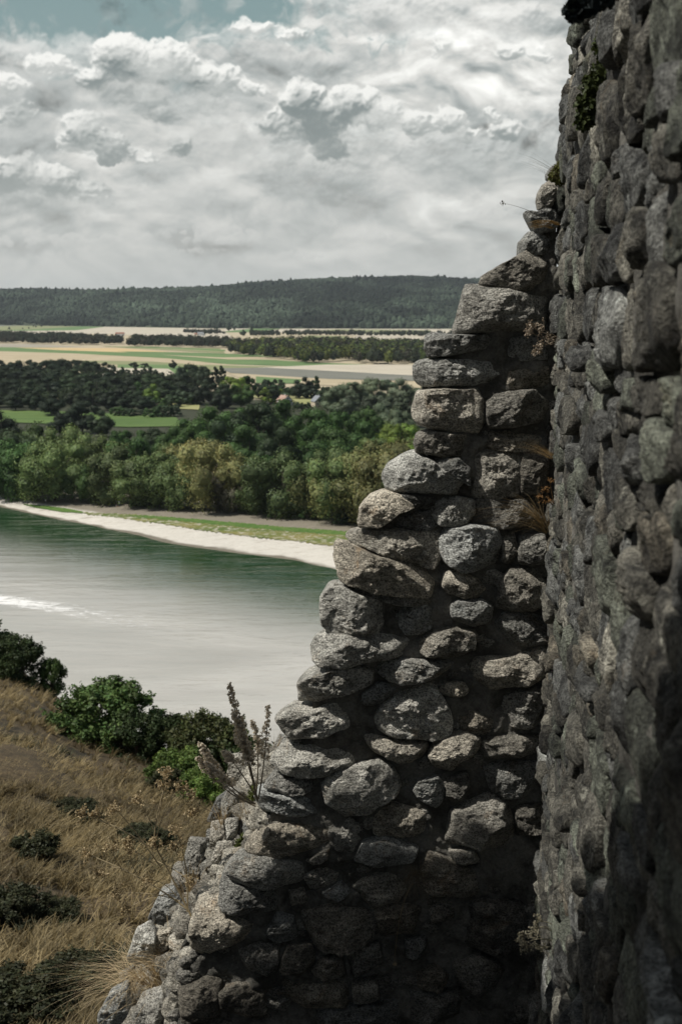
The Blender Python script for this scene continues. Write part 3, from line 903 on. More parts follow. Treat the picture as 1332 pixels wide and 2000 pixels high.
# ---------------------------------------------------------------- trees
def crown_mesh(kind, seed, nq):
    """crown of many leaf-sized faces gathered in clumps, in a unit-height tree; returns quads and the limbs"""
    r = np.random.RandomState(seed)
    q, tr = MB(), MB()
    if kind == 'willow':     nl, cw, ch, z0, lr, ls = 30, .48, .44, .50, .185, .0105
    elif kind == 'broad':    nl, cw, ch, z0, lr, ls = 26, .44, .41, .53, .175, .0105
    elif kind == 'poplar':   nl, cw, ch, z0, lr, ls = 28, .26, .46, .54, .115, .011
    elif kind == 'slim':     nl, cw, ch, z0, lr, ls = 16, .13, .36, .62, .08, .014
    elif kind == 'bush':     nl, cw, ch, z0, lr, ls = 34, .66, .50, .42, .20, .018
    elif kind == 'cypress':  nl, cw, ch, z0, lr, ls = 22, .10, .46, .50, .07, .014
    elif kind == 'far':      nl, cw, ch, z0, lr, ls = 12, .40, .42, .55, .18, .045
    lobes = []
    for i in range(nl):
        for _ in range(30):
            d = r.normal(size=3); d /= np.linalg.norm(d)
            f = r.uniform(.35, 1.0) ** .6
            p = d * f * np.array([cw, cw, ch])
            if kind in ('willow', 'broad') and p[2] < -.25: p[:2] *= .9
            p = p * np.array([1, 1, 1.0]) * (1 - .0) + (0, 0, z0)
            if p[2] > .06: break
        R = lr * r.uniform(.5, 1.35) * (1.15 - .35 * f)
        lobes.append((p, R, r.uniform(.62, 1.5)))
    per = nq // nl
    for p, R, tone in lobes:
        d = r.normal(size=(per, 3)); d /= np.linalg.norm(d, axis=1)[:, None]
        rad = R * (.74 + .34 * r.uniform(0, 1, per) ** .6)
        rad *= 1 + .25 * np.sin(d[:, 0] * 7 + seed) * np.cos(d[:, 1] * 6) 
        sq = np.array([1, 1, .85])
        if kind == 'willow': sq = np.array([1, 1, 1.0])
        c = p + d * rad[:, None] * sq
        if kind == 'willow':
            c[:, 2] -= np.clip(R - 0, 0, 1) * r.uniform(0, .9, per) * (d[:, 2] < 0)
        n = d + r.normal(size=(per, 3)) * .24
        n /= np.linalg.norm(n, axis=1)[:, None]
        a = np.cross(n, r.normal(size=(per, 3))); a /= np.linalg.norm(a, axis=1)[:, None]
        b = np.cross(n, a)
        s = ls * r.uniform(.5, 1.35, per)
        A, B = a * s[:, None], b * (s * r.uniform(.5, .9, per))[:, None]
        if kind == 'willow':
            A = A + np.array([0, 0, -1]) * (s * .5)[:, None]
        t = tone * r.uniform(.86, 1.14, per)
        q.quads(c, A, B, np.stack([t * r.uniform(.9, 1.15, per), t, t * .95], 1))
    if kind != 'far':
        IV, IF = ICO2
        for p, R, tone in lobes:
            J = 1 + r.uniform(-.16, .16, (len(IV), 1))
            q.add(IV * J * R * .68 + p, IF, np.array([.8, .8, .76]) * tone)  # inner mass tinted darker than the leaves, painting in the crown's inner shade
    lim = {'willow': 7, 'broad': 7, 'poplar': 5, 'slim': 3, 'bush': 6, 'cypress': 1, 'far': 0}[kind]
    tw = .020 if kind not in ('slim', 'cypress') else .012
    if kind == 'bush': tw = .03
    hk = .30 if kind != 'bush' else .12
    x, y = r.uniform(-.02, .02, 2)
    tr.tube([(0, 0, -.03), (x * .5, y * .5, hk * .5), (x, y, hk), (x * 1.5, y, .6), (x, y, .86)], [tw * 1.5, tw * 1.1, tw, tw * .6, .002], 7)
    for i in range(lim):
        p = lobes[r.randint(nl)][0]
        z = hk * r.uniform(.55, 1.4)
        mid = np.array([p[0] * .45, p[1] * .45, z + (p[2] - z) * .6])
        tr.tube([(x, y, z), mid, p], [tw * .6, tw * .38, .003], 5)
    return q, tr
PROTO = {}
def proto(kind, seed, nq, name):
    q, tr = crown_mesh(kind, seed, nq)
    root = empty(name)
    c = q.build('crown', M['leaf'], root)
    c.visible_shadow = True
    t = tr.build('trunk', M['bark'], root, smooth=True, tint=False)
    return root
def tree_kinds():
    spec = {'willow': [('willow', s, 15000, 'willow_tree') for s in (1, 2, 3)],
            'broad': [('broad', s, 14000, 'broadleaf_tree') for s in (11, 12, 13)],
            'poplar': [('poplar', s, 9000, 'poplar_tree') for s in (21, 22)],
            'slim': [('slim', s, 2400, 'slender_tree') for s in (31, 32)],
            'bush': [('bush', s, 4500, 'bush') for s in (41, 42)],
            'cypress': [('cypress', s, 2400, 'cypress_tree') for s in (51,)]}
    for k, v in spec.items():
        PROTO[k] = [proto(*a) for a in v]
tree_kinds()
_used = set()
rt = random.Random(7)
def put_tree(kind, loc, h, wide, color, label, cat='tree', group=None, idx=None):
    P = PROTO[kind]
    src = P[rt.randrange(len(P)) if idx is None else idx]
    o = copy_tree(src)
    o.location = loc
    o.rotation_euler = (0, 0, rt.uniform(0, 6.28))
    o.scale = (h * wide, h * wide * rt.uniform(.9, 1.1), h)
    k = rt.uniform(.88, 1.12)
    for ch in o.children:
        if ch.name.startswith('crown'):
            ch.color = tuple(c * k * rt.uniform(.94, 1.06) for c in color) + (1,)
    tag(o, label, cat, group)
    return o
ORD = ['first', 'second', 'third', 'fourth', 'fifth', 'sixth', 'seventh', 'eighth', 'ninth', 'tenth', 'eleventh', 'twelfth', 'thirteenth', 'fourteenth', 'fifteenth', 'sixteenth', 'seventeenth', 'eighteenth', 'nineteenth', 'twentieth']
def by_top(px, ty, h, z=2.9):
    """where a tree of height h must stand for its top to reach the photo height ty"""
    r = ray(px, ty)
    y = (z + h - CZ) / r[2]
    return Vector((r[0] * y, y, z))
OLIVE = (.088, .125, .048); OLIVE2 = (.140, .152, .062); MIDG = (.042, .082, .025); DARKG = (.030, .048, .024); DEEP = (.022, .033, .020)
SILV = (.115, .145, .095); BRIGHT = (.105, .165, .035); GREY = (.085, .080, .055); BLUEG = (.055, .075, .050)
# the front row of willows, each at the back edge of the gravel bank: px, base y, top y, width factor, colour
front = [(-130, 955, 815, 1.1, DARKG), (-40, 965, 850, 1.1, DEEP), (30, 972, 862, 1.15, MIDG), (105, 980, 868, 1.15, OLIVE), (168, 984, 905, 1.0, MIDG), (228, 986, 880, 1.1, OLIVE),
         (292, 993, 878, 1.15, OLIVE), (352, 996, 905, 1.1, OLIVE), (408, 1000, 868, 1.0, OLIVE2), (452, 1003, 915, .95, GREY), (492, 1006, 925, 1.0, OLIVE), (555, 1010, 873, 1.15, OLIVE),
         (618, 1016, 905, 1.0, OLIVE2), (665, 1020, 898, 1.0, OLIVE), (705, 1024, 875, 1.15, OLIVE2), (770, 1038, 880, 1.1, OLIVE2), (850, 1055, 905, 1.1, OLIVE), (960, 1090, 930, 1.1, OLIVE)]
def front_row():
    n = 0
    for i, (px, by, ty, wd, c) in enumerate(front):
        p = on_plane(px, by - 4, 2.5)
        d = math.hypot(p.y, 0)
        h = (by - ty) / FP * d * rt.uniform(.98, 1.12)
        nm = {OLIVE: 'olive green willow', OLIVE2: 'yellowish olive willow', MIDG: 'dull green willow', DARKG: 'dark willow', DEEP: 'very dark willow', GREY: 'thin grey-brown willow'}[c]
        where = f'{ORD[i - 1]} from the left in the front row above the gravel bank' if -45 < px < 780 else ('just beyond the left edge in the front row' if px < 0 else f'{ORD[i - 15]} hidden behind the ruin in the front row')
        put_tree('willow', p, h, wd * rt.uniform(.95, 1.1), c, f'{nm}, {where}', group='willows lining the gravel bank')
    for i, (px, ty, h, c) in enumerate([(10, 838, 21, DARKG), (70, 836, 20, OLIVE), (128, 828, 22, OLIVE), (200, 842, 21, OLIVE), (262, 846, 21, MIDG), (330, 858, 20, OLIVE), (385, 852, 21, OLIVE2), (520, 884, 17, MIDG), (650, 872, 18, OLIVE), (752, 858, 20, OLIVE2), (815, 862, 20, BRIGHT)]):
        put_tree('willow', by_top(px, ty, h, 2.6), h * 1.02, 1.05, c, f'bushy willow, {ORD[i]} from the left in the second row, behind the bank willows', group='second row of willows')
front_row()
# small shrubs at the trees' feet on the bank
for i, (px, by, hh, c, nm) in enumerate([(538, 1012, 24, MIDG, 'small bright shrub alone at the foot of the willows'), (600, 1014, 30, MIDG, 'low green shrub under the willows left of the ruin edge'), (665, 1024, 26, DARKG, 'dark low shrub under the yellowish willows by the wall')]):
    p = on_plane(px, by, 2.5)
    put_tree('bush', p, hh / FP * p.y, 1.0, c, nm, 'shrub')

def band(specs, kind, h, color, label, group, wide=1.0, cat='tree', z=2.9, vary=.12):
    k = 0; out = 0
    for (px, ty) in specs:
        if px >= -12:
            k += 1; lab = f'{ORD[k - 1]} dark tree from the left in {label}'
        else:
            out += 1; lab = f'{ORD[out - 1]} tree beyond the left edge in {label}'
        hh = h * rt.uniform(1 - vary, 1 + vary)
        c = color if not isinstance(color, list) else color[rt.randrange(len(color))]
        put_tree(kind, by_top(px, ty + rt.uniform(-3, 3), hh, z), hh, wide * rt.uniform(.9, 1.15), c, lab, cat, group)
G1 = 'trees of the dark riverside wood'
# big dark green mass behind the willows (centre)
for i, (px, ty, h, w_, c, lb) in enumerate([
    (395, 800, 23, 1.15, MIDG, 'tall rounded green tree at the left end of the central wood'), (450, 786, 25, 1.2, MIDG, 'broad deep green tree topping the left of the central wood'),
    (505, 790, 25, 1.15, DARKG, 'dark green crown between the two highest of the central wood'), (560, 784, 25, 1.2, MIDG, 'full green tree below the white gabled house'),
    (615, 800, 23, 1.1, MIDG, 'green tree below the cream gabled house'), (440, 828, 23, 1.1, DARKG, 'shadowy green tree under the broad crown of the central wood'),
    (490, 835, 22, 1.15, MIDG, 'mid green tree in the heart of the central wood'), (545, 838, 22, 1.1, DARKG, 'dark tree in the heart of the central wood'),
    (600, 842, 21, 1.1, MIDG, 'rounded green tree right of the heart of the central wood'), (650, 838, 21, 1.1, MIDG, 'leafy green tree near the middle right of the wood'),
    (700, 828, 21, 1.1, MIDG, 'leafy green tree left of the pale trees by the ruin'), (735, 842, 20, 1.0, OLIVE, 'olive tree low at the right of the wood'),
    (660, 806, 21, 1.0, MIDG, 'green tree under the silvery poplars'), (715, 800, 21, 1.0, MIDG, 'green tree under the right silvery poplars'),
    (740, 792, 21, .9, SILV, 'silvery green tree standing out right in the wood'), (775, 800, 21, .95, SILV, 'silvery green tree nearest the ruin edge in the wood'),
    (790, 818, 20, 1.05, BRIGHT, 'yellow green tree beside the ruin edge'), (765, 830, 20, .9, BRIGHT, 'yellow green smaller tree left of the ruin edge'),
    (820, 840, 20, 1.0, OLIVE, 'olive tree mostly behind the ruin'), (880, 830, 20, 1.1, MIDG, 'green tree hidden behind the ruin wall'),
    (160, 784, 17, 1.3, DEEP, 'very dark rounded tree in the left meadow'), (120, 800, 14, 1.1, DEEP, 'dark lower tree left of the meadow tree'), (198, 804, 13, 1.1, DARKG, 'dark small tree right of the meadow tree'),
    (5, 806, 19, 1.1, DEEP, 'dark tree at the far left edge in front of the meadow'), (-60, 800, 20, 1.1, DEEP, 'dark tree just beyond the left edge by the meadow'),
    (228, 835, 14, 1.0, MIDG, 'small green tree at the near edge of the meadow'), (262, 832, 14, 1.1, MIDG, 'bushy green tree at the near meadow edge, right of centre'), (300, 838, 14, 1.0, DARKG, 'dark green bushy tree at the near edge of the meadow'),
    (335, 836, 17, 1.0, MIDG, 'green tree where the meadow meets the central wood'), (350, 822, 18, 1.0, MIDG, 'green tree left of the central wood by the meadow')]):
    put_tree('broad', by_top(px, ty, h), h, w_, c, lb, group='wood between the willows and the houses')
# silvery poplars
for i, (px, ty, w_) in enumerate([(668, 752, 1.2), (695, 742, 1.3), (725, 740, 1.3), (757, 738, 1.3), (790, 742, 1.3), (822, 748, 1.2), (870, 750, 1.2), (680, 768, 1.1), (740, 764, 1.2), (800, 765, 1.2)]):
    put_tree('poplar' if i % 2 else 'broad', by_top(px, ty, 20), 20, w_, SILV if i < 7 else BLUEG, f'silvery rounded poplar, {ORD[i]} of the clump right of the houses', group='silvery poplars right of the houses')
# trees round the houses
for (px, ty, h, w_, c, k, lb) in [
    (456, 728, 22, 1.0, BRIGHT, 'broad', 'bright green leafy tree left of the white house'), (485, 730, 21, .95, MIDG, 'poplar', 'green upright tree touching the bright leafy tree'),
    (470, 745, 18, 1.0, MIDG, 'broad', 'green tree under the bright leafy pair'), (440, 742, 19, .9, DARKG, 'broad', 'dark tree left of the bright leafy pair'),
    (540, 746, 15, 1.6, DARKG, 'broad', 'dark spreading tree right above the white house'), (528, 752, 13, 1.1, BRIGHT, 'bush', 'pale green bush left above the white house'),
    (505, 744, 13, .9, DEEP, 'broad', 'dark tree above the white house, first from the green pair'), (520, 742, 14, .9, DEEP, 'broad', 'dark tree above the white house, near the slate field'), (543, 736, 13, .8, DEEP, 'broad', 'dark pointed tree near the green field strip'),
    (578, 744, 13, 1.2, DEEP, 'broad', 'dark round tree behind the yellow lawn'), (600, 738, 15, 1.0, DEEP, 'broad', 'tall dark tree behind the lawn, left of the pair'), (616, 736, 15, .9, DARKG, 'poplar', 'tall dark tree behind the lawn, right of the pair'),
    (606, 752, 10, 1.2, DEEP, 'bush', 'dark bush at the lawn corner'), (632, 752, 11, 1.0, DARKG, 'broad', 'dark tree behind the cream house'), (648, 750, 13, 1.0, DEEP, 'broad', 'dark tree right behind the cream house'),
    (640, 764, 11, 1.2, DARKG, 'broad', 'dark green tree right beside the cream house'), (655, 774, 12, 1.1, MIDG, 'broad', 'green tree between the cream house and the silvery poplars'),
    (592, 784, 6, 1.5, DARKG, 'bush', 'low dark hedge bush left of the cream house'),
    (397, 716, 20, .9, DEEP, 'broad', 'tall dark tree left of the dark pair by the fields'), (372, 712, 21, 1.1, DEEP, 'broad', 'tallest broad dark tree by the fields'), (352, 718, 19, .8, DEEP, 'broad', 'dark tree at the left of the dark field group'),
    (420, 718, 19, .7, DEEP, 'poplar', 'slim dark tree, left of the dark field pair'), (433, 716, 20, .7, DEEP, 'poplar', 'slim dark tree, right of the dark field pair'),
    (410, 742, 17, 1.1, DEEP, 'broad', 'dark broad tree behind the grey gabled house'), (385, 748, 15, 1.0, DEEP, 'broad', 'dark tree left behind the grey gabled house'), (433, 762, 14, 1.0, DEEP, 'broad', 'dark round tree right beside the grey gabled house'),
    (338, 704, 9, 1.1, DEEP, 'broad', 'lone round dark tree out in the fields'), (262, 706, 7, 1.3, DEEP, 'bush', 'dark bush left in the striped fields'), (284, 708, 6, 1.3, DEEP, 'bush', 'dark low bush beside another in the striped fields')]:
    put_tree(k, by_top(px, ty, h), h, w_, c, lb, 'bush' if k == 'bush' else 'tree')
# loose line of slender trees against the pale field
for i, (px, ty) in enumerate([(222, 711), (240, 715), (249, 720), (265, 716), (281, 717), (293, 714), (304, 720), (317, 725)]):
    put_tree('slim', by_top(px, ty, 15), 15, 1.25, BLUEG, f'slender open tree, {ORD[i]} of the line against the pale field', group='slender trees before the pale field')
# the wood on the left, row behind row; cloud shadow painted into its dark crowns
rows = [(700, 17, [(-140, 700), (-95, 696), (-50, 700), (-10, 700), (18, 703), (48, 700), (75, 702), (98, 706), (120, 700), (137, 697), (160, 702), (178, 702), (196, 704)]),
        (722, 16, [(-120, 722), (-60, 722), (0, 724), (35, 722), (70, 722), (105, 724), (140, 720), (172, 722), (205, 730), (232, 735), (262, 736), (290, 732), (318, 730), (345, 735)]),
        (742, 15, [(-90, 744), (-20, 744), (25, 742), (60, 745), (95, 742), (128, 742), (162, 738), (190, 740), (220, 742), (252, 744), (285, 744), (330, 748), (365, 752)]),
        (764, 12.4, [(-70, 768), (-10, 766), (30, 765), (68, 766), (100, 768), (150, 760), (182, 762), (215, 765), (250, 764), (280, 766)])]
for ri, (ty, h, sp) in enumerate(rows):
    nm = ['back row', 'second row', 'third row', 'row above the meadow'][ri]
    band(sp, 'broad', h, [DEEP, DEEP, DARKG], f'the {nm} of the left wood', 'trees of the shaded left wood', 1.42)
for (px, ty, lb) in [(270, 748, 'light green tree at the right end of the shaded left wood'), (296, 752, 'light green tree outermost at the right of the shaded left wood')]:
    put_tree('broad', by_top(px, ty, 15), 15, 1.0, BRIGHT if px > 280 else MIDG, lb)
# low bushes along the far side of the meadow
for i, (px, by, hh) in enumerate([(232, 812, 20), (252, 813, 18), (275, 812, 14), (296, 815, 20), (318, 814, 26), (340, 812, 22), (308, 800, 24), (335, 795, 26), (360, 790, 30), (380, 790, 24), (345, 778, 24)]):
    p = on_plane(px, by, 2.9)
    put_tree('bush', p, hh / FP * p.y, 1.3, [MIDG, DARKG, BLUEG][i % 3], f'low rounded bush, {ORD[i]} of the loose hedge beyond the meadow', 'bush', 'loose hedge beyond the meadow')

# ---- woods on the plain: too dense and far to tell one tree from the next
def far_wood(name, poly, spacing, h, cols, label, seed, nq=170, z=3.0):
    r = np.random.RandomState(seed)
    P = [on_plane(x, y, z) for x, y in poly]
    xs, ys = [p.x for p in P], [p.y for p in P]
    def inside(x, y):
        c = False
        for i in range(len(P)):
            a, b = P[i], P[i - 1]
            if (a.y > y) != (b.y > y) and x < (b.x - a.x) * (y - a.y) / (b.y - a.y) + a.x: c = not c
        return c
    mb = MB()
    area = abs(sum(P[i - 1].x * P[i].y - P[i].x * P[i - 1].y for i in range(len(P)))) / 2
    n = int(area / spacing ** 2)
    k = 0
    prot = [crown_mesh('far', 100 + i, nq)[0] for i in range(5)]
    PV = [np.concatenate(p.V) for p in prot]; PC = [np.concatenate(p.C) for p in prot]
    for _ in range(n * 6):
        x, y = r.uniform(min(xs), max(xs)), r.uniform(min(ys), max(ys))
        if not inside(x, y): continue
        k += 1
        if k > n: break
        i = r.randint(5); hh = h * r.uniform(.7, 1.12); w_ = hh * r.uniform(.85, 1.25)
        a = r.uniform(0, 6.28)
        V = PV[i]; V = np.stack([V[:, 0] * math.cos(a) - V[:, 1] * math.sin(a), V[:, 0] * math.sin(a) + V[:, 1] * math.cos(a), V[:, 2]], 1) * (w_, w_, hh) + (x, y, z)
        c = np.array(cols[r.randint(len(cols))]) * r.uniform(.75, 1.25)
        mb.add(V, np.arange(len(V)).reshape(-1, 4), PC[i] * c)
        tv, tf = ICO1
        mb.add(tv * (w_ * .3, w_ * .3, hh * .34) + (x, y, z + hh * .45), tf, c * .6)
    o = mb.build(name, M['far_leaf'])
    tag(o, label, 'wood', kind='stuff')
DK = [(.030, .038, .024), (.036, .046, .028), (.045, .045, .032)]
far_wood('far_wood', [(-260, 668), (0, 670), (50, 671), (110, 673), (170, 674), (238, 673), (236, 668), (180, 664), (60, 660), (-260, 656)], 15, 17, DK, 'long dark wood strip left on the plain between two pale fields', 1)
far_wood('far_wood', [(250, 677), (330, 678), (400, 679), (440, 680), (470, 684), (470, 678), (420, 672), (330, 668), (262, 668)], 14, 17, DK, 'dark wood strip in the middle of the plain, right of a field track', 2)
far_wood('far_wood', [(450, 694), (500, 697), (560, 704), (600, 710), (660, 708), (740, 711), (900, 716), (1000, 718), (1000, 690), (840, 682), (700, 676), (560, 676), (450, 680)], 15, 19, DK + [(.075, .105, .032), (.10, .12, .035)], 'large mixed green wood right on the plain beside the ruin', 3)
far_wood('far_wood', [(490, 657), (600, 656), (850, 658), (1000, 658), (1000, 654), (850, 653), (600, 652), (490, 652)], 22, 13, DK, 'thin hedgerow of trees far off below the hills at right', 4, 120)
far_wood('far_wood', [(-260, 652), (40, 645), (60, 643), (130, 630), (140, 629), (40, 641), (-260, 646)], 60, 9, DK, 'sparse shrub line left among the far fields', 5, 90)
far_wood('far_wood', [(360, 651), (400, 653), (440, 654), (440, 652), (400, 650), (360, 649)], 16, 12, DK, 'small row of trees around the distant farm', 6, 120)
far_wood('understorey', [(-260, 738), (60, 736), (230, 742), (345, 752), (385, 772), (330, 786), (200, 792), (0, 799), (-260, 802)], 11, 11, [(.022, .032, .018), (.030, .044, .022)], 'dark understorey filling the shaded left wood above the meadow', 10, 200, 2.8)  # same cloud shadow painted into these dark crown colours
far_wood('riverside_wood', [(850, 1048), (1000, 1085), (1250, 1150), (1700, 1260), (1700, 790), (1000, 775), (880, 790)], 14, 19, [(.042, .075, .026), (.06, .085, .032), (.03, .048, .022)], 'riverside wood going on behind the ruin to the right', 7, 230, 2.4)
far_wood('far_wood', [(1000, 718), (1800, 726), (1800, 690), (1000, 690)], 20, 18, DK, 'wood on the plain going on behind the ruin', 8)
far_wood('far_wood', [(1000, 780), (1700, 800), (1700, 770), (1000, 756)], 15, 17, DK, 'dark tree belt on the plain behind the ruin', 9)
for i, (px, by, hh, k, lb) in enumerate([(423, 648, 8, 'broad', 'tiny lone tree in the far pale field, first of three'), (447, 646, 9, 'broad', 'tiny lone tree in the far pale field, tallest of three'), (458, 645, 4, 'broad', 'tiny lone tree in the far pale field, smallest of three'),
                                         (400, 656, 14, 'cypress', 'narrow dark cypress beside the distant farm'), (492, 656, 18, 'cypress', 'tall narrow cypress at the left end of the far hedgerow'), (499, 656, 12, 'cypress', 'shorter narrow cypress beside the tall one in the far hedgerow'), (475, 656, 12, 'broad', 'round tree left of the tall cypress'), (518, 656, 12, 'broad', 'round tree right of the two cypresses'), (531, 656, 13, 'poplar', 'pointed tree in the left part of the far hedgerow')]):
    p = on_plane(px, by, 3.0)
    put_tree(k, p, hh / FP * p.y, 1.2, DARKG, lb)
for k in PROTO.values():                      # the models themselves are not part of the place
    for o in k:
        for ch in list(o.children): bpy.data.objects.remove(ch)
        bpy.data.objects.remove(o)

def scrub_and_shade():
    r = np.random.RandomState(19)
    pts = []
    while len(pts) < 6000:
        px = r.uniform(-330, 600)
        cy = np.interp(px, _cx, _cy)
        py = cy + 20 + (2350 - cy) * r.uniform(0, 1) ** .9
        p = hs_point(px, py)
        dn = fbm(np.array([p[0] * .32 + 9]), np.array([p[1] * .32]), octv=4, seed=144)[0] + .00034 * (py - 1700) - .00022 * (px - 150)  # denser towards the lower left, darkening the slope there in place of shade
        if dn > .55 and r.uniform() < (dn - .52) * 7: pts.append(p)
    pts = np.array(pts); pts[:, 2] -= .05
    V, F, n, k = blades(pts, 16, .30, .035, 1.1, r, .3, seg=2)
    t = np.repeat(r.uniform(.4, 1.3, (len(pts), 1)), 16, 0)
    hue = np.repeat(r.uniform(0, 1, (len(pts), 1)), 16, 0)
    C = (np.array([.030, .040, .018]) * (1 - hue) + np.array([.065, .050, .026]) * hue) * t
    o = mesh_obj('undergrowth_and_shade', V, F, M['dry'], None, False, np.repeat(C, k, 0))
    o.color = (1, 1, 1, 1)
    tag(o, 'dark low undergrowth in patches on the slope, thickened at lower left in place of shade', 'undergrowth', kind='stuff')
scrub_and_shade()

# ---------------------------------------------------------------- masonry
def mat_granite(name, lo, hi, speck=1.0, ochre=.5, streak=False, rough_n=1.0):
    m, N = material(name)
    P = N.n('ShaderNodeNewGeometry').outputs['Position']
    at = N.n('ShaderNodeAttribute', attribute_name='tint')
    q = N.mapping(P, scale=(1, 1, 2.2) if not streak else (1.0, .8, 1.0))
    big = N.noise(q, 5.5, 7, .62, .4)
    grain = N.noise(P, 95, 3, .75)
    grain2 = N.noise(P, 230, 2, .7)
    cry = N.vor(P, 130, 'F1')
    mid = N.noise(q, 26, 6, .68, .3)
    g = N.m('ADD', N.m('MULTIPLY', grain, .55), N.m('ADD', N.m('MULTIPLY', grain2, .25), N.m('MULTIPLY', cry, .2)))
    sp = N.rng(g, .36, .60)
    c = N.mix(N.rng(N.m('ADD', N.m('MULTIPLY', big, .55), N.m('MULTIPLY', mid, .45)), .36, .64), lo, hi)
    k = N.m('ADD', 1 - .62 * speck, N.m('MULTIPLY', sp, 1.25 * speck))
    c = N.mix(1.0, c, k, 'MULTIPLY')
    oc = N.m('MULTIPLY', N.rng(N.noise(P, 7.0, 6, .7, .8), .56, .72), ochre)
    c = N.mix(oc, c, N.mix(1.0, (0.20, 0.125, 0.055), k, 'MULTIPLY'))
    li = N.rng(N.noise(N.vm('ADD', P, (3.1, 7.7, 1.3)), 13.0, 6, .72), .57, .67, 0, .65)
    c = N.mix(li, c, N.mix(1.0, (0.40, 0.40, 0.36), k, 'MULTIPLY'))
    dk = N.rng(N.noise(N.vm('ADD', P, (9.1, 2.7, 4.3)), 4.0, 7, .7, .5), .55, .75, 0, .7)
    c = N.mix(dk, c, (0.018, 0.018, 0.016))
    c = N.mix(1.0, c, at.outputs['Color'], 'MULTIPLY')
    pit = N.noise(q, 60, 5, .75)
    h = N.m('ADD', N.m('MULTIPLY', mid, 1.0 * rough_n), N.m('ADD', N.m('MULTIPLY', pit, .42), N.m('MULTIPLY', grain, .16)))
    crack = N.vor(N.vm('ADD', P, N.vm('SCALE', N.noise(P, 9, 4, .6, out=1), c=.09)), 6.0, 'DISTANCE_TO_EDGE')
    h = N.m('ADD', h, N.m('MULTIPLY', N.rng(crack, 0, .02), .10))
    nrm = N.bump(h, 1.0, .05)
    principled(N, c, .88, nrm, .35)
    return m
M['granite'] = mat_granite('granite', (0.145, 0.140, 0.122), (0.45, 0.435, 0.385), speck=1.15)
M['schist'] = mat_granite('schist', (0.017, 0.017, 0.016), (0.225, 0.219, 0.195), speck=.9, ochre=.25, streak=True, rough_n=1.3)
def mat_mortar():
    m, N = material('mortar')
    P = N.n('ShaderNodeNewGeometry').outputs['Position']
    a, b = N.noise(P, 6, 7, .65, .3), N.noise(P, 80, 5, .75)
    c = N.mix(N.rng(a, .35, .65), (0.07, 0.068, 0.060), (0.21, 0.204, 0.182))
    c = N.mix(1.0, c, N.rng(b, .3, .7, .7, 1.25), 'MULTIPLY')
    principled(N, c, .95, N.bump(N.m('ADD', a, N.m('MULTIPLY', b, .3)), 1.0, .05), .2)
    return m
M['mortar'] = mat_mortar()

def radial(poly, nth):
    """radius of a closed outline at nth angles round its centre"""
    P = np.array(poly, float)
    A = 0; c = np.zeros(2)
    for i in range(len(P)):
        a, b = P[i - 1], P[i]; k = a[0] * b[1] - a[1] * b[0]; A += k; c += (a + b) * k
    c = c / (3 * A)
    th = np.arange(nth) * 2 * PI / nth
    R = np.zeros(nth)
    for i in range(len(P)):
        a, b = P[i - 1] - c, P[i] - c
        d = b - a
        for j, t in enumerate(th):
            e = (math.cos(t), math.sin(t))
            den = e[0] * d[1] - e[1] * d[0]
            if abs(den) < 1e-12: continue
            r_ = (a[0] * d[1] - a[1] * d[0]) / den
            s = (a[0] * e[1] - a[1] * e[0]) / den
            if r_ > 0 and -1e-6 <= s <= 1 + 1e-6: R[j] = max(R[j], r_)
    for _ in range(10):
        z = R <= 0
        if not z.any(): break
        R[z] = .5 * (np.roll(R, 1)[z] + np.roll(R, -1)[z])
    R = .12 * np.roll(R, 1) + .76 * R + .12 * np.roll(R, -1)
    return c, th, R
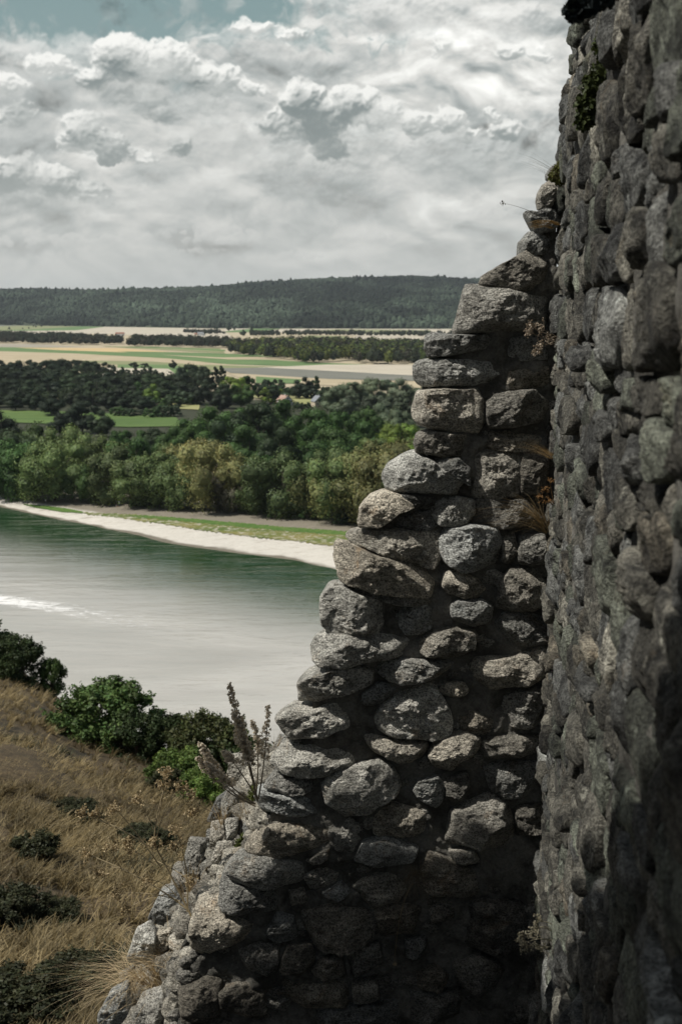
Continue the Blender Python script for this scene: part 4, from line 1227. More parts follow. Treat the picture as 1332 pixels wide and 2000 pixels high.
def stone_geo(R, th, depth_f, depth_b, seed, rough=.12, e1=.42, nphi=22, facet=.5, strata=.25, strata_ang=0.0, planes=7):
    """a rock with outline R(th) in its local x-z plane, its face towards -y; size in metres"""
    r = np.random.RandomState(seed)
    n = len(th)
    fr = np.concatenate([np.linspace(0.02, .84, int(nphi * .5)), [.89, .93, .96, .98, .993, 1.0]])
    bk = np.array([.985, .95, .85, .6, .3, .03])
    e2 = 2 / e1
    prof = [(s_, -(max(0, 1 - s_ ** e2)) ** (1 / max(e2 * .55, 1.6))) for s_ in fr] + [(s_, (max(0, 1 - s_ ** 3)) ** .5) for s_ in bk]
    nphi = len(prof)
    size = R.mean()
    cth, sth = np.cos(th), np.sin(th)
    V = np.zeros((nphi, n, 3))
    for i, (s_, d) in enumerate(prof):
        V[i, :, 0] = R * s_ * cth; V[i, :, 2] = R * s_ * sth
        V[i, :, 1] = d * (depth_b if d > 0 else depth_f)
    X, Y, Z = V[..., 0], V[..., 1], V[..., 2]
    o = r.uniform(0, 100, 3)
    f = 1 / size
    # broken faces: shave the rock with a few tilted planes
    if facet > 0:
        for k in range(planes):
            nrm = r.normal(size=3) * (.8, 1, .8); nrm[1] = -abs(nrm[1]) - 1.3 * r.uniform(.5, 1.2); nrm /= np.linalg.norm(nrm)
            ext = np.sqrt((nrm[0] * np.abs(V[..., 0]).max()) ** 2 + (nrm[1] * depth_f) ** 2 + (nrm[2] * np.abs(V[..., 2]).max()) ** 2)
            lim = ext * r.uniform(.60, .95)
            dd = V @ nrm - lim
            V -= np.clip(dd, 0, None)[..., None] * nrm * facet
    def nz(s, seed_, oc=4, bil=False):
        return fbm(V[..., 0] * s * f + o[0], V[..., 1] * s * f + o[1], V[..., 2] * s * f + o[2], octv=oc, rough=.55, seed=seed_, billow=bil) - (.5 if not bil else .4)
    N0 = V / (np.linalg.norm(V * (1, 1, 1), axis=-1, keepdims=True) + 1e-9)
    front = np.clip(1 - np.abs(V[..., 0:1]) * 0, 0, 1)
    D = nz(1.3, 3) * rough * 1.6 + nz(4.0, 7, 4, True) * rough * .8
    V += N0 * (D * size)[..., None]
    V[..., 1] -= np.clip(-V[..., 1] / depth_f, 0, 1) * (nz(1.6, 13, 6) * depth_f * .9 + (np.abs(nz(2.6, 15, 5)) * 2 - .2) * size * .16)
    # layering of the rock
    ca, sa = math.cos(strata_ang), math.sin(strata_ang)
    lay = (-V[..., 0] * sa + V[..., 2] * ca) * f * 5 + nz(1.2, 17) * 1.5
    V[..., 1] -= np.clip(-V[..., 1] / depth_f, 0, 1) * (np.abs((lay % 1) - .5) - .25) * depth_f * strata
    return V.reshape(-1, 3), grid_faces(nphi, n, True)

# outlines of the stones of the broken wall, as seen; tone holds rock colour plus shade painted in towards the right corner
Z2 = lambda p: (600 + p[0] / 2.5, 400 + p[1] / 2.5)
Z3 = lambda p: (450 + p[0] / 1.953, 1100 + p[1] / 1.953)
Z4 = lambda p: (150 + p[0] / 1.356, 1550 + p[1] / 1.356)
Z5 = lambda p: (0 + p[0] / 2.05, 1200 + p[1] / 2.05)
ZA = lambda p: (1000 + p[0] / 10, 300 + p[1] / 10)
S = [
 (ZA, 1.0, [(740,340),(800,240),(900,170),(980,220),(1060,350),(1040,520),(880,560),(740,440)]),
 (ZA, .9, [(530,900),(560,740),(640,590),(740,530),(880,540),(1000,640),(1000,900),(900,1060),(700,1080),(560,1070)]),
 (ZA, .8, [(270,1130),(380,1120),(500,1140),(620,1080),(800,1100),(980,1050),(1000,1300),(800,1500),(560,1540),(440,1480),(350,1300)]),
 (Z2, .9, [(1040,250),(1045,180),(1090,130),(1140,140),(1190,180),(1180,240),(1090,245)]),
 (Z2, .8, [(850,390),(870,345),(1000,270),(1090,215),(1150,200),(1170,300),(1130,420),(1070,437),(950,407)]),
 (Z2, 1.0, [(735,600),(760,500),(785,395),(840,395),(950,410),(1070,440),(1165,450),(1160,600),(1060,610),(950,612),(880,630),(735,632)]),
 (Z2, .8, [(580,700),(588,640),(620,625),(700,635),(890,640),(915,690),(850,705),(700,735),(600,745)]),
 (Z2, .9, [(965,690),(1000,650),(1090,640),(1170,650),(1170,750),(1020,765),(965,745)]),
 (Z2, 1.1, [(530,790),(560,765),(620,755),(750,755),(860,755),(925,760),(925,830),(880,890),(700,885),(560,885),(535,850)]),
 (Z2, .7, [(975,870),(990,800),(1080,790),(1175,790),(1175,880),(1080,905),(990,895)]),
 (Z2, 1.25, [(525,1010),(550,920),(640,905),(740,905),(830,900),(865,950),(860,1060),(830,1115),(740,1122),(620,1095),(560,1075),(530,1040)]),
 (Z2, .7, [(885,1070),(885,960),(930,920),(1100,905),(1165,960),(1165,1060),(1020,1080),(900,1090)]),
 (Z2, .7, [(530,1170),(545,1125),(600,1105),(700,1120),(780,1130),(790,1190),(740,1250),(600,1220),(540,1215)]),
 (Z2, 1.1, [(820,1150),(900,1110),(1050,1105),(1180,1130),(1190,1190),(1060,1203),(940,1198),(840,1200)]),
 (Z2, 1.45, [(375,1340),(400,1280),(470,1235),(530,1215),(620,1260),(700,1310),(765,1350),(770,1400),(690,1425),(560,1415),(430,1405),(385,1380)]),
 (Z2, .55, [(620,1250),(740,1240),(795,1290),(790,1370),(750,1350),(690,1300)]),
 (Z2, 1.0, [(805,1215),(900,1205),(1030,1215),(1045,1300),(1030,1420),(920,1440),(805,1430)]),
 (Z2, 1.5, [(255,1540),(265,1480),(310,1430),(380,1405),(440,1420),(530,1470),(450,1500),(400,1540),(350,1572),(260,1575)]),
 (Z2, 1.25, [(610,1480),(650,1435),(720,1430),(815,1450),(820,1500),(790,1550),(700,1570),(640,1560),(610,1520)]),
 (Z2, .5, [(430,1545),(520,1500),(590,1490),(645,1560),(600,1590),(450,1592)]),
 (Z2, .45, [(380,1415),(600,1425),(640,1440),(600,1490),(520,1480),(450,1430)]),
 (Z2, 1.25, [(195,1650),(210,1610),(330,1590),(480,1590),(620,1580),(655,1620),(655,1700),(620,1768),(500,1740),(380,1700),(280,1680)]),
 (Z2, 1.2, [(130,1700),(140,1660),(230,1680),(340,1720),(480,1740),(612,1775),(605,1860),(590,1922),(480,1922),(330,1900),(180,1850),(150,1780)]),
 (Z2, 1.2, [(655,1640),(680,1590),(800,1570),(930,1590),(950,1650),(930,1740),(860,1775),(760,1788),(680,1750),(655,1700)]),
 (Z2, .7, [(950,1740),(950,1620),(1010,1600),(1030,1700),(1010,1765)]),
 (Z2, .8, [(1030,1755),(1045,1620),(1160,1615),(1180,1755)]),
 (Z2, .5, [(1050,1220),(1180,1210),(1180,1400),(1050,1420)]),
 (Z2, .5, [(830,1440),(1000,1445),(1100,1430),(1170,1480),(1150,1590),(1000,1590),(830,1560)]),
 (Z2, 1.3, [(660,1860),(680,1800),(730,1795),(830,1830),(875,1890),(882,1922),(800,1927),(690,1900)]),
 (Z3, .8, [(1015,150),(1035,80),(1070,30),(1200,20),(1215,160),(1150,187),(1020,185)]),
 (Z3, 1.3, [(350,200),(352,140),(380,100),(440,97),(500,122),(610,150),(615,240),(560,268),(520,280),(470,265),(380,262),(355,240)]),
 (Z3, .7, [(420,85),(520,100),(640,120),(760,130),(750,160),(640,160),(500,118)]),
 (Z3, 1.2, [(635,200),(660,170),(740,150),(772,170),(770,240),(720,272),(670,275),(640,245)]),
 (Z3, 1.25, [(312,330),(330,300),(380,275),(500,277),(600,280),(690,290),(703,350),(620,367),(520,372),(440,397),(340,392),(318,370)]),
 (Z3, 1.0, [(845,170),(870,147),(960,147),(998,170),(992,225),(920,247),(860,232),(845,200)]),
 (Z3, .9, [(728,310),(770,270),(850,252),(935,267),(928,330),(860,368),(790,377),(735,350)]),
 (Z3, 1.2, [(557,412),(590,378),(680,372),(780,380),(850,387),(858,412),(780,440),(700,450),(640,462),(575,442)]),
 (Z3, .7, [(1008,230),(1050,192),(1200,185),(1210,310),(1050,322),(1010,290)]),
 (Z3, 1.2, [(922,400),(950,367),(1060,362),(1130,347),(1200,325),(1215,400),(1195,440),(1110,472),(1000,487),(950,452)]),
 (Z3, 1.15, [(255,480),(290,445),(380,412),(480,402),(542,412),(535,460),(460,490),(380,520),(260,552),(262,510)]),
 (Z3, 1.9, [(557,600),(590,532),(640,502),(740,455),(782,480),(822,550),(840,600),(838,660),(760,667),(700,660),(610,662),(563,637)]),
 (Z3, 1.55, [(180,600),(230,562),(330,562),(400,532),(460,515),(490,550),(514,582),(450,622),(390,640),(340,670),(230,677),(200,632)]),
 (Z3, 1.1, [(797,487),(830,460),(890,460),(908,490),(870,517),(808,502)]),
 (Z3, .8, [(505,500),(560,462),(640,470),(600,520),(560,545),(505,545)]),
 (Z3, .9, [(1018,570),(1040,512),(1100,487),(1200,480),(1215,570),(1205,630),(1050,637),(1030,602)]),
 (Z3, .7, [(860,570),(900,560),(1000,572),(1022,640),(960,657),(890,652)]),
 (Z3, 1.3, [(157,765),(200,712),(240,687),(330,687),(440,702),(482,740),(472,772),(400,802),(300,810),(200,802)]),
 (Z3, 1.2, [(513,670),(560,667),(640,690),(742,687),(758,720),(720,762),(640,767),(590,742),(530,712)]),
 (Z3, 1.35, [(760,740),(780,702),(830,667),(900,655),(952,680),(942,720),(890,742),(850,792),(790,792)]),
 (Z3, .85, [(130,862),(170,815),(300,830),(322,860),(312,880),(200,882),(150,872)]),
 (Z3, 1.35, [(353,860),(400,802),(480,782),(560,767),(610,787),(642,850),(632,890),(560,922),(520,960),(440,972),(370,920)]),
 (Z3, .9, [(697,870),(720,832),(790,822),(822,860),(808,910),(780,932),(730,907)]),
 (Z3, 1.4, [(93,900),(110,880),(200,885),(320,892),(330,950),(260,982),(180,962),(120,947)]),
 (Z3, .5, [(818,830),(900,802),(915,850),(880,902),(825,905)]),
 (Z3, 1.15, [(543,990),(570,942),(620,922),(700,937),(770,962),(785,1010),(700,1032),(600,1056),(553,1030)]),
 (Z3, .85, [(828,1070),(845,962),(900,922),(1000,890),(1052,930),(1078,1000),(1072,1080),(980,1097),(900,1087)]),
 (Z3, .6, [(940,690),(1000,662),(1190,662),(1190,725),(1050,747),(960,757)]),
 (Z3, .65, [(968,780),(1070,755),(1200,762),(1200,850),(1150,892),(1040,892),(990,850)]),
 (Z3, .45, [(1090,930),(1200,920),(1205,1060),(1090,1060)]),
 (Z3, 1.2, [(53,1110),(100,1052),(150,1002),(220,992),(370,1002),(382,1060),(310,1102),(200,1122),(88,1127)]),
 (Z3, 1.1, [(388,990),(450,977),(502,1002),(502,1060),(450,1112),(400,1082)]),
 (Z3, .9, [(290,1140),(340,1105),(375,1095),(370,1130),(320,1150)]),
 (Z4, 1.15, [(393,215),(420,182),(500,172),(590,195),(597,240),(500,252),(420,242)]),
 (Z4, 1.1, [(603,215),(650,190),(692,215),(683,242),(620,250)]),
 (Z4, .8, [(378,300),(385,235),(410,240),(480,255),(545,280),(525,312),(450,322),(388,312)]),
 (Z4, 1.3, [(300,360),(320,302),(378,285),(395,325),(470,350),(478,388),(400,402),(340,437),(305,412)]),
 (Z4, 1.0, [(988,160),(1050,150),(1067,185),(1010,197)]),
 (Z4, 1.0, [(738,187),(760,140),(820,125),(902,150),(890,182),(800,192)]),
 (Z4, .95, [(728,252),(770,225),(850,205),(873,240),(850,292),(780,302)]),
 (Z4, .7, [(905,240),(930,155),(985,180),(1085,225),(1062,267),(950,272),(915,250)]),
 (Z4, .8, [(500,372),(530,320),(572,330),(583,380),(530,397)]),
 (Z4, .7, [(597,320),(700,300),(792,330),(802,370),(760,397),(640,422),(615,372)]),
 (Z4, .6, [(538,470),(560,410),(620,412),(632,450),(590,492)]),
 (Z4, .75, [(618,480),(650,440),(702,440),(712,490),(650,497)]),
 (Z4, .7, [(548,500),(720,502),(727,555),(620,572),(555,552)]),
 (Z4, .7, [(730,510),(792,505),(802,550),(735,557)]),
 (Z4, .45, [(880,605),(885,522),(1010,527),(1010,605)]),
 (Z4, .6, [(930,290),(1002,280),(1002,335),(940,337)]),
 (Z4, .6, [(870,392),(925,387),(922,435),(875,437)]),
 (Z4, .55, [(900,480),(950,455),(982,490),(962,522),(905,517)]),
 (Z4, .5, [(1000,462),(1070,440),(1132,470),(1112,522),(1010,527)]),
 (Z4, .9, [(560,262),(600,255),(612,285),(570,300)]),
 (Z4, .8, [(650,270),(700,245),(722,265),(690,285)]),
 (Z4, .6, [(430,420),(480,400),(535,410),(530,470),(450,480)]),
 (Z4, .5, [(380,520),(430,500),(500,510),(500,600),(390,600)]),
 (Z4, .5, [(640,580),(800,560),(850,560),(850,640),(650,640)]),
 (Z4, .45, [(1010,300),(1080,290),(1180,300),(1200,400),(1100,430),(1010,400)]),
 (Z4, .45, [(270,530),(340,500),(380,510),(375,600),(280,610)]),
 (Z4, .6, [(710,420),(800,400),(810,460),(760,490),(715,480)]),
 (Z4, .5, [(790,305),(850,300),(915,310),(900,370),(810,380)]),
]
# rubble of the wall's core, behind and to the left of the face; depth behind the face in metres
RB = [
 (Z4, 1.2, .25, [(265,490),(290,432),(340,437),(372,470),(310,502),(270,500)]),
 (Z4, 1.6, .45, [(135,440),(158,372),(190,355),(207,380),(202,440),(150,457)]),
 (Z4, 1.4, .50, [(196,372),(245,368),(243,402),(210,432),(200,400)]),
 (Z4, 1.2, .30, [(60,592),(88,540),(130,515),(143,560),(115,612),(70,625)]),
 (Z4, 1.2, .20, [(148,602),(172,550),(220,535),(243,572),(225,625),(160,625)]),
 (Z4, .8, .50, [(115,482),(150,462),(155,500),(120,515)]),
 (Z4, .8, .15, [(238,515),(262,500),(285,530),(275,570),(240,560)]),
 (Z5, .8, .75, [(735,1020),(760,912),(830,920),(835,985),(800,1020)]),
 (Z5, 1.1, .70, [(795,1010),(850,975),(860,1030),(820,1050)]),
 (Z5, .9, .85, [(690,1100),(695,1045),(760,1030),(800,1060),(780,1110),(700,1120)]),
 (Z5, 1.2, .55, [(797,1110),(815,1045),(880,1030),(890,1080),(850,1125),(810,1130)]),
 (Z5, .7, .35, [(825,1150),(850,1105),(890,1105),(890,1150)]),
 (Z5, 1.0, .80, [(600,1220),(645,1125),(690,1115),(720,1150),(700,1230),(620,1260)]),
 (Z5, .5, 1.0, [(835,822),(870,745),(935,700),(930,760),(880,825)]),
 (Z5, 1.3, .9, [(918,690),(922,585),(965,575),(1010,620),(1010,690),(960,720)]),
 (Z5, 1.1, .55, [(843,930),(848,845),(890,838),(905,905),(870,940)]),
 (Z5, 1.0, .75, [(825,905),(830,870),(848,865),(850,930),(835,940)]),
 (Z5, 1.4, .45, [(905,830),(955,825),(945,890),(912,915)]),
 (Z5, 1.4, .40, [(850,990),(870,930),(930,920),(925,980),(900,1020),(860,1030)]),
 (Z5, 1.0, .25, [(905,1000),(935,950),(985,935),(980,970),(930,1010)]),
 (Z5, .8, .30, [(975,860),(1010,800),(1040,800),(1050,850),(1020,900),(985,900)]),
 (Z5, 1.5, .20, [(1060,700),(1095,605),(1110,650),(1105,712)]),
 (Z5, 1.2, .8, [(1010,590),(1050,555),(1090,560),(1095,620),(1040,640)]),
 (Z5, 1.0, .7, [(1085,560),(1120,490),(1160,500),(1140,570)]),
 (Z5, 1.1, .6, [(890,760),(920,700),(975,730),(975,810),(930,830),(895,820)]),
]
FACE_Y = 5.62
OUT = [(1110,315),(1075,335),(1053,385),(1052,405),(1030,412),(1040,450),(1018,475),(1015,500),(942,545),(942,556),(912,557),(893,645),(880,652),(838,650),(833,680),(815,712),(818,750),(810,800),(812,825),(835,842),(812,870),(815,885),(752,930),(755,960),(705,990),(704,1025),(680,1060),(653,1065),(660,1120),(632,1155),(630,1230),(612,1255),(612,1295),(640,1305),(582,1340),(583,1380),(543,1405),(560,1445),(533,1490),(517,1530),(497,1560),(500,1585),(478,1665),(440,1700),(430,1735),(372,1790),(373,1850),(345,1880),(343,1925),(320,2000),(310,2150),(1110,2150)]
def inset_inside(px, py, poly=OUT):
    c = False
    for i in range(len(poly)):
        (ax, ay), (bx, by) = poly[i], poly[i - 1]
        if (ay > py) != (by > py) and px < (bx - ax) * (py - ay) / (by - ay) + ax: c = not c
    return c
def edge_dist(px, py, poly=OUT):
    P = np.array(poly, float); Q = np.roll(P, -1, 0); p = np.array([px, py])
    d = Q - P; t = np.clip(((p - P) * d).sum(1) / ((d * d).sum(1) + 1e-9), 0, 1)
    return np.sqrt((((P + d * t[:, None]) - p) ** 2).sum(1)).min()
rs = np.random.RandomState(17)
def broken_wall():
    root = empty('broken_stone_wall', (0.2, FACE_Y, 66))
    tag(root, 'broken grey rubble stone wall stepping down to the left against the river view', 'stone wall')
    inv = root.matrix_world.copy(); inv = Matrix.Translation((-0.2, -FACE_Y, -66))
    stones = []
    allpoly = []
    for i, (Z, tone, poly) in enumerate(S):
        pts = [Z(p) for p in poly]
        allpoly.append(pts)
        stones.append((pts, tone, 0.0))
    for (Z, tone, back, poly) in RB:
        stones.append(([Z(p) for p in poly], tone, back))
    for i, (pts, tone, back) in enumerate(stones):
        y0 = FACE_Y - rs.uniform(0.01, .07) + back
        W = [at_depth(x, y, y0) for x, y in pts]
        c, th, R = radial([(p.x, p.z) for p in W], 96)
        R = R * (1.09 if not back else 1.18)
        size = R.mean()
        depf = max(.05, min(.17, size * rs.uniform(.75, 1.05))); depb = .20 + .15 * rs.uniform()
        if back: depb = size * 1.1; depf = size * .9
        ang = rs.uniform(-.5, .3)
        V, F = stone_geo(R, th, depf, depb, 100 + i, rough=rs.uniform(.045, .085), e1=rs.uniform(.16, .30), nphi=44, facet=rs.uniform(.9, 1.0), strata=rs.uniform(0, .05), planes=13, strata_ang=ang)
        V = V + (c[0] - .2, y0 + depf * .30 - FACE_Y, c[1] - 66)
        h = rs.uniform(-1, 1)
        tint = np.array([1 + .065 * h, 1, 1 - .085 * h]) * tone
        mesh_obj('stone', V, F, M['granite'], root, True, np.tile(tint, (len(V), 1)))
    # small stones wedged between the big ones
    mb = MB()
    n = 0; tries = 0
    placed = []
    cents = [np.mean(p, axis=0) for p in allpoly]
    while tries < 9000 and n < 420:
        tries += 1
        px, py = rs.uniform(330, 1085), rs.uniform(420, 2120)
        if not inset_inside(px, py): continue
        ed = edge_dist(px, py)
        big = py > 1650
        if ed < 14: continue
        bad = False; near = 99
        for pl, cc in zip(allpoly, cents):
            if abs(cc[0] - px) > 190 or abs(cc[1] - py) > 150: continue
            if inset_inside(px, py, pl): bad = True; break
            near = min(near, edge_dist(px, py, pl))
        if bad: continue
        rad = min(rs.uniform(10, 46 if big else 30), near * rs.uniform(1.0, 1.5) + 4, ed * .9)
        if rad < 8: continue
        if any((a - px) ** 2 + ((b - py) * 1.4) ** 2 < (.72 * (rad + q)) ** 2 for a, b, q in placed): continue
        placed.append((px, py, rad)); n += 1
        y0 = FACE_Y + rs.uniform(0.0, .05)
        w = at_depth(px, py, y0)
        s = rad / FP * y0
        th = np.arange(36) * 2 * PI / 36
        R = s * (1 + .22 * np.sin(2 * th + rs.uniform(0, 6)) + .12 * np.sin(3 * th + rs.uniform(0, 6)) + .08 * np.sin(5 * th + rs.uniform(0, 6))) * np.sqrt(1 / (np.cos(th) ** 2 / 1.5 + np.sin(th) ** 2 * 1.6))
        V, F = stone_geo(R, th, s * .9, s * 1.2, 900 + n, rough=.16, e1=.5, nphi=14, facet=.8, strata=.05)
        mb.add(V + (w.x - .2, y0 + s * .2 - FACE_Y, w.z - 66), F, np.array([1, 1, 1]) * rs.uniform(.55, 1.1) * (1 if py < 1750 else .75))
    o = mb.build('small_stones', M['granite'], root, True)
    o['kind'] = 'stuff'
    # mortar bed behind the face
    nx, nz_ = 190, 430
    XS, YS = np.linspace(300, 1115, nx), np.linspace(330, 2150, nz_)
    idx = -np.ones((nz_, nx), int); V = []
    for j, py in enumerate(YS):
        for i, px in enumerate(XS):
            if inset_inside(px, py) and (edge_dist(px, py) > 25 or (px > 1050 and py > 520)):
                p = at_depth(px, py, FACE_Y - .008)
                idx[j, i] = len(V); V.append((p.x, p.y, p.z))
    V = np.array(V)
    dsp = (fbm(V[:, 0] * 7, V[:, 2] * 7, octv=5, rough=.55, seed=81) - .5) * .09 + (fbm(V[:, 0] * 30, V[:, 2] * 30, octv=3, seed=82) - .5) * .02
    V[:, 1] += dsp
    a, b, c, d = idx[:-1, :-1], idx[:-1, 1:], idx[1:, 1:], idx[1:, :-1]
    ok = (a >= 0) & (b >= 0) & (c >= 0) & (d >= 0)
    F = np.stack([a[ok], d[ok], c[ok], b[ok]], 1)
    # close the body: a back sheet and a rim
    nV = len(V)
    B = V.copy(); B[:, 1] = FACE_Y + .34 + dsp * .5
    from collections import Counter
    E = Counter()
    for f in F:
        for k in range(4):
            E[tuple(sorted((int(f[k]), int(f[(k + 1) % 4]))))] += 1
    rim = [e for e, c_ in E.items() if c_ == 1]
    FR = np.array([(e[0], e[1], e[1] + nV, e[0] + nV) for e in rim])
    VV = np.concatenate([V, B]) - (.2, FACE_Y, 66)
    o = mesh_obj('mortar', VV, np.concatenate([F, F[:, ::-1] + nV, FR]), M['mortar'], root, True)
    # core of the wall behind the face: rubble bedded in mortar, falling back and to the left
    NB, NT_ = 14, 90
    py_o = [1400, 1445, 1530, 1585, 1665, 1700, 1735, 1790, 1850, 1880, 1925, 2000, 2250]; px_o = [575, 560, 517, 500, 478, 440, 430, 372, 373, 345, 343, 320, 300]
    py_r = [1470, 1500, 1560, 1585, 1640, 1655, 1700, 1740, 1800, 1830, 1890, 1930, 1990, 2250]; px_r = [470, 452, 445, 425, 425, 375, 350, 328, 316, 268, 256, 228, 205, 165]
    core = []
    for k in range(NB):
        f = k / (NB - 1); back = .04 + 1.15 * f
        row = []
        for py in np.linspace(1478, 2250, NT_):
            px = np.interp(py, py_o, px_o) + 28
            px = px * (1 - f ** .8) + (np.interp(py, py_r, px_r) + 22) * f ** .8
            w = at_depth(px, py, FACE_Y + back)
            row.append((w.x - .2, back, w.z - 66))
        core.append(row)
    core = np.array(core)
    core += ((fbm(core[..., 0] * 7, core[..., 1] * 7, core[..., 2] * 7, octv=4, seed=5) - .5) * .16)[..., None]
    inner = core[:, ::-1] + (1.3, .1, -.25)
    ring = np.concatenate([core, inner], 1)
    mesh_obj('rubble_core', ring.reshape(-1, 3), grid_faces(ring.shape[0], ring.shape[1], True), M['mortar'], root, True)
    # loose broken stone over that core
    mb = MB(); n = 0
    for _ in range(330):
        f = rs.uniform(.02, 1.0); py = rs.uniform(1480, 2200)
        back = .04 + 1.15 * f
        y0 = FACE_Y + back
        px = np.interp(py, py_o, px_o) + 28
        px = px * (1 - f ** .8) + (np.interp(py, py_r, px_r) + 20) * f ** .8
        w = at_depth(px, py, y0); s = rs.uniform(.03, .085)
        th_ = np.arange(26) * 2 * PI / 26
        R = s * (1 + .25 * np.sin(2 * th_ + rs.uniform(0, 6)) + .15 * np.sin(3 * th_ + rs.uniform(0, 6)))
        V, F = stone_geo(R, th_, s, s, 2000 + n, rough=.18, e1=.55, nphi=12, facet=.9, strata=.05)
        a = rs.uniform(0, 6.28); ca, sa = math.cos(a), math.sin(a)
        V = np.stack([V[:, 0] * ca - V[:, 1] * sa, V[:, 0] * sa + V[:, 1] * ca, V[:, 2] * rs.uniform(.6, 1)], 1)
        mb.add(V + (w.x - .2, y0 - FACE_Y, w.z - 66), F, np.array([1, .98, .94]) * rs.uniform(.6, 1.4)); n += 1
    o = mb.build('broken_stones', M['granite'], root, True); o['kind'] = 'stuff'
    return root
broken_wall()

# ---- the tall wall close on the right, seen almost edge on
RW_K, RW_B = .1265, .278          # x = RW_B + RW_K * y along the face
def rw_point(s, z, out=0.0):
    """s metres from the far corner towards the viewer, out = proud of the face"""
    y = 5.66 - s
    x = RW_B + RW_K * y
    n = np.array([-1.0, -RW_K * -1.0 * 1.0 * -1.0])
    return np.array([x - out, y - out * -RW_K, z])
def near_wall():
    root = empty('tall_stone_wall', (0.9, 4.0, 66))
    tag(root, 'tall dark grey stone wall rising close at the right, running away from the viewer', 'stone wall')
    r = np.random.RandomState(23)
    items = []
    z = 65.4
    while z < 72.6:
        h = r.uniform(.035, .10) if r.uniform() < .7 else r.uniform(.10, .20)
        s = -.25 + r.uniform(-.15, .15)
        while s < 5.05:
            l = r.uniform(.08, .30) * (1 + 2 * h)
            y = 5.66 - s - l / 2
            top = CZ + y * .234 + .35; bot = CZ - y * .60 - .35
            if bot < z < top:
                hh = h * r.uniform(.75, 1.12)
                items.append((s + l / 2, z + h / 2 + r.uniform(-.02, .02), l, hh, y))
            s += l * r.uniform(.92, 1.02)
        z += h * .94
    big = sorted(range(len(items)), key=lambda i: -items[i][2] * items[i][3] / items[i][4] ** 2 if items[i][4] > 1.5 else 0)[:72]
    big = set(big)
    mb = MB()
    for i, (s, z, l, h, y) in enumerate(items):
        k = 40 if i in big else 28
        th = np.arange(k) * 2 * PI / k
        ce, se = np.abs(np.cos(th)), np.abs(np.sin(th))
        p = r.uniform(2.6, 5)
        R = 1 / ((ce / (l / 2)) ** p + (se / (h / 2)) ** p) ** (1 / p)
        R *= 1 + .10 * np.sin(2 * th + r.uniform(0, 6)) + .07 * np.sin(3 * th + r.uniform(0, 6)) + .05 * np.sin(5 * th + r.uniform(0, 6))
        out = r.normal(0, .009) + (r.uniform(.012, .035) if r.uniform() < .13 else 0)
        out = float(np.clip(out, -.03, .055)) * min(1, y / 2.6 + .1)
        dep = r.uniform(.012, .034)
        V, F = stone_geo(R, th, dep, .10, 5000 + i, rough=r.uniform(.035, .075), e1=r.uniform(.18, .38), nphi=20 if i in big else 12, facet=r.uniform(.7, 1.0), strata=r.uniform(.0, .5), strata_ang=r.uniform(-.3, .3))
        # local x -> along the wall (towards the viewer), local y -> into the wall, local z up
        b = rw_point(s, z, out + dep * .1)
        lean = np.clip((z - 70.75), 0, 1) * .16
        along = np.array([-RW_K, -1.0, 0]) / math.hypot(RW_K, 1); inn = np.array([1.0, -RW_K, 0]) / math.hypot(RW_K, 1)
        W = b + V[:, 0:1] * along + V[:, 1:2] * inn + V[:, 2:3] * np.array([0, 0, 1.0]) + (lean, 0, 0) - np.array([.9, 4.0, 66])
        q = r.uniform()
        tone = r.uniform(.42, 1.2) * (1.7 if r.uniform() < .12 else 1)
        tint = np.array({0: [1.0, .99, .93], 1: [.93, .98, 1.03], 2: [.92, 1.02, .92], 3: [1.06, .99, .87]}[0 if q < .45 else 1 if q < .75 else 2 if q < .94 else 3]) * tone
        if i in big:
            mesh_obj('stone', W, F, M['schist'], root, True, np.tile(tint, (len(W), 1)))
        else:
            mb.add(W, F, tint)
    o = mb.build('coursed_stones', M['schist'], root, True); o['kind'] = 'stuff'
    # mortar body, with thickness
    ss_, zz = np.linspace(-.32, 5.1, 160), np.linspace(64.6, 72.6, 240)
    G = np.array([[rw_point(s, z, -.006) + (np.clip(z - 70.75, 0, 1) * .16, 0, 0) for s in ss_] for z in zz])
    G[..., 0] += (fbm(G[..., 1] * 8, G[..., 2] * 8, octv=5, seed=31) - .5) * .07 * np.clip(G[..., 1] / 2, .3, 1)
    B = G.copy(); B[..., 0] += .9; B = B[:, ::-1]
    ring = np.concatenate([G, B], 1) - (.9, 4.0, 66)
    V = ring.reshape(-1, 3); F = grid_faces(ring.shape[0], ring.shape[1], True)
    n = ring.shape[1]
    mesh_obj('mortar', V, F[:, ::-1], M['mortar'], root, True)
near_wall()

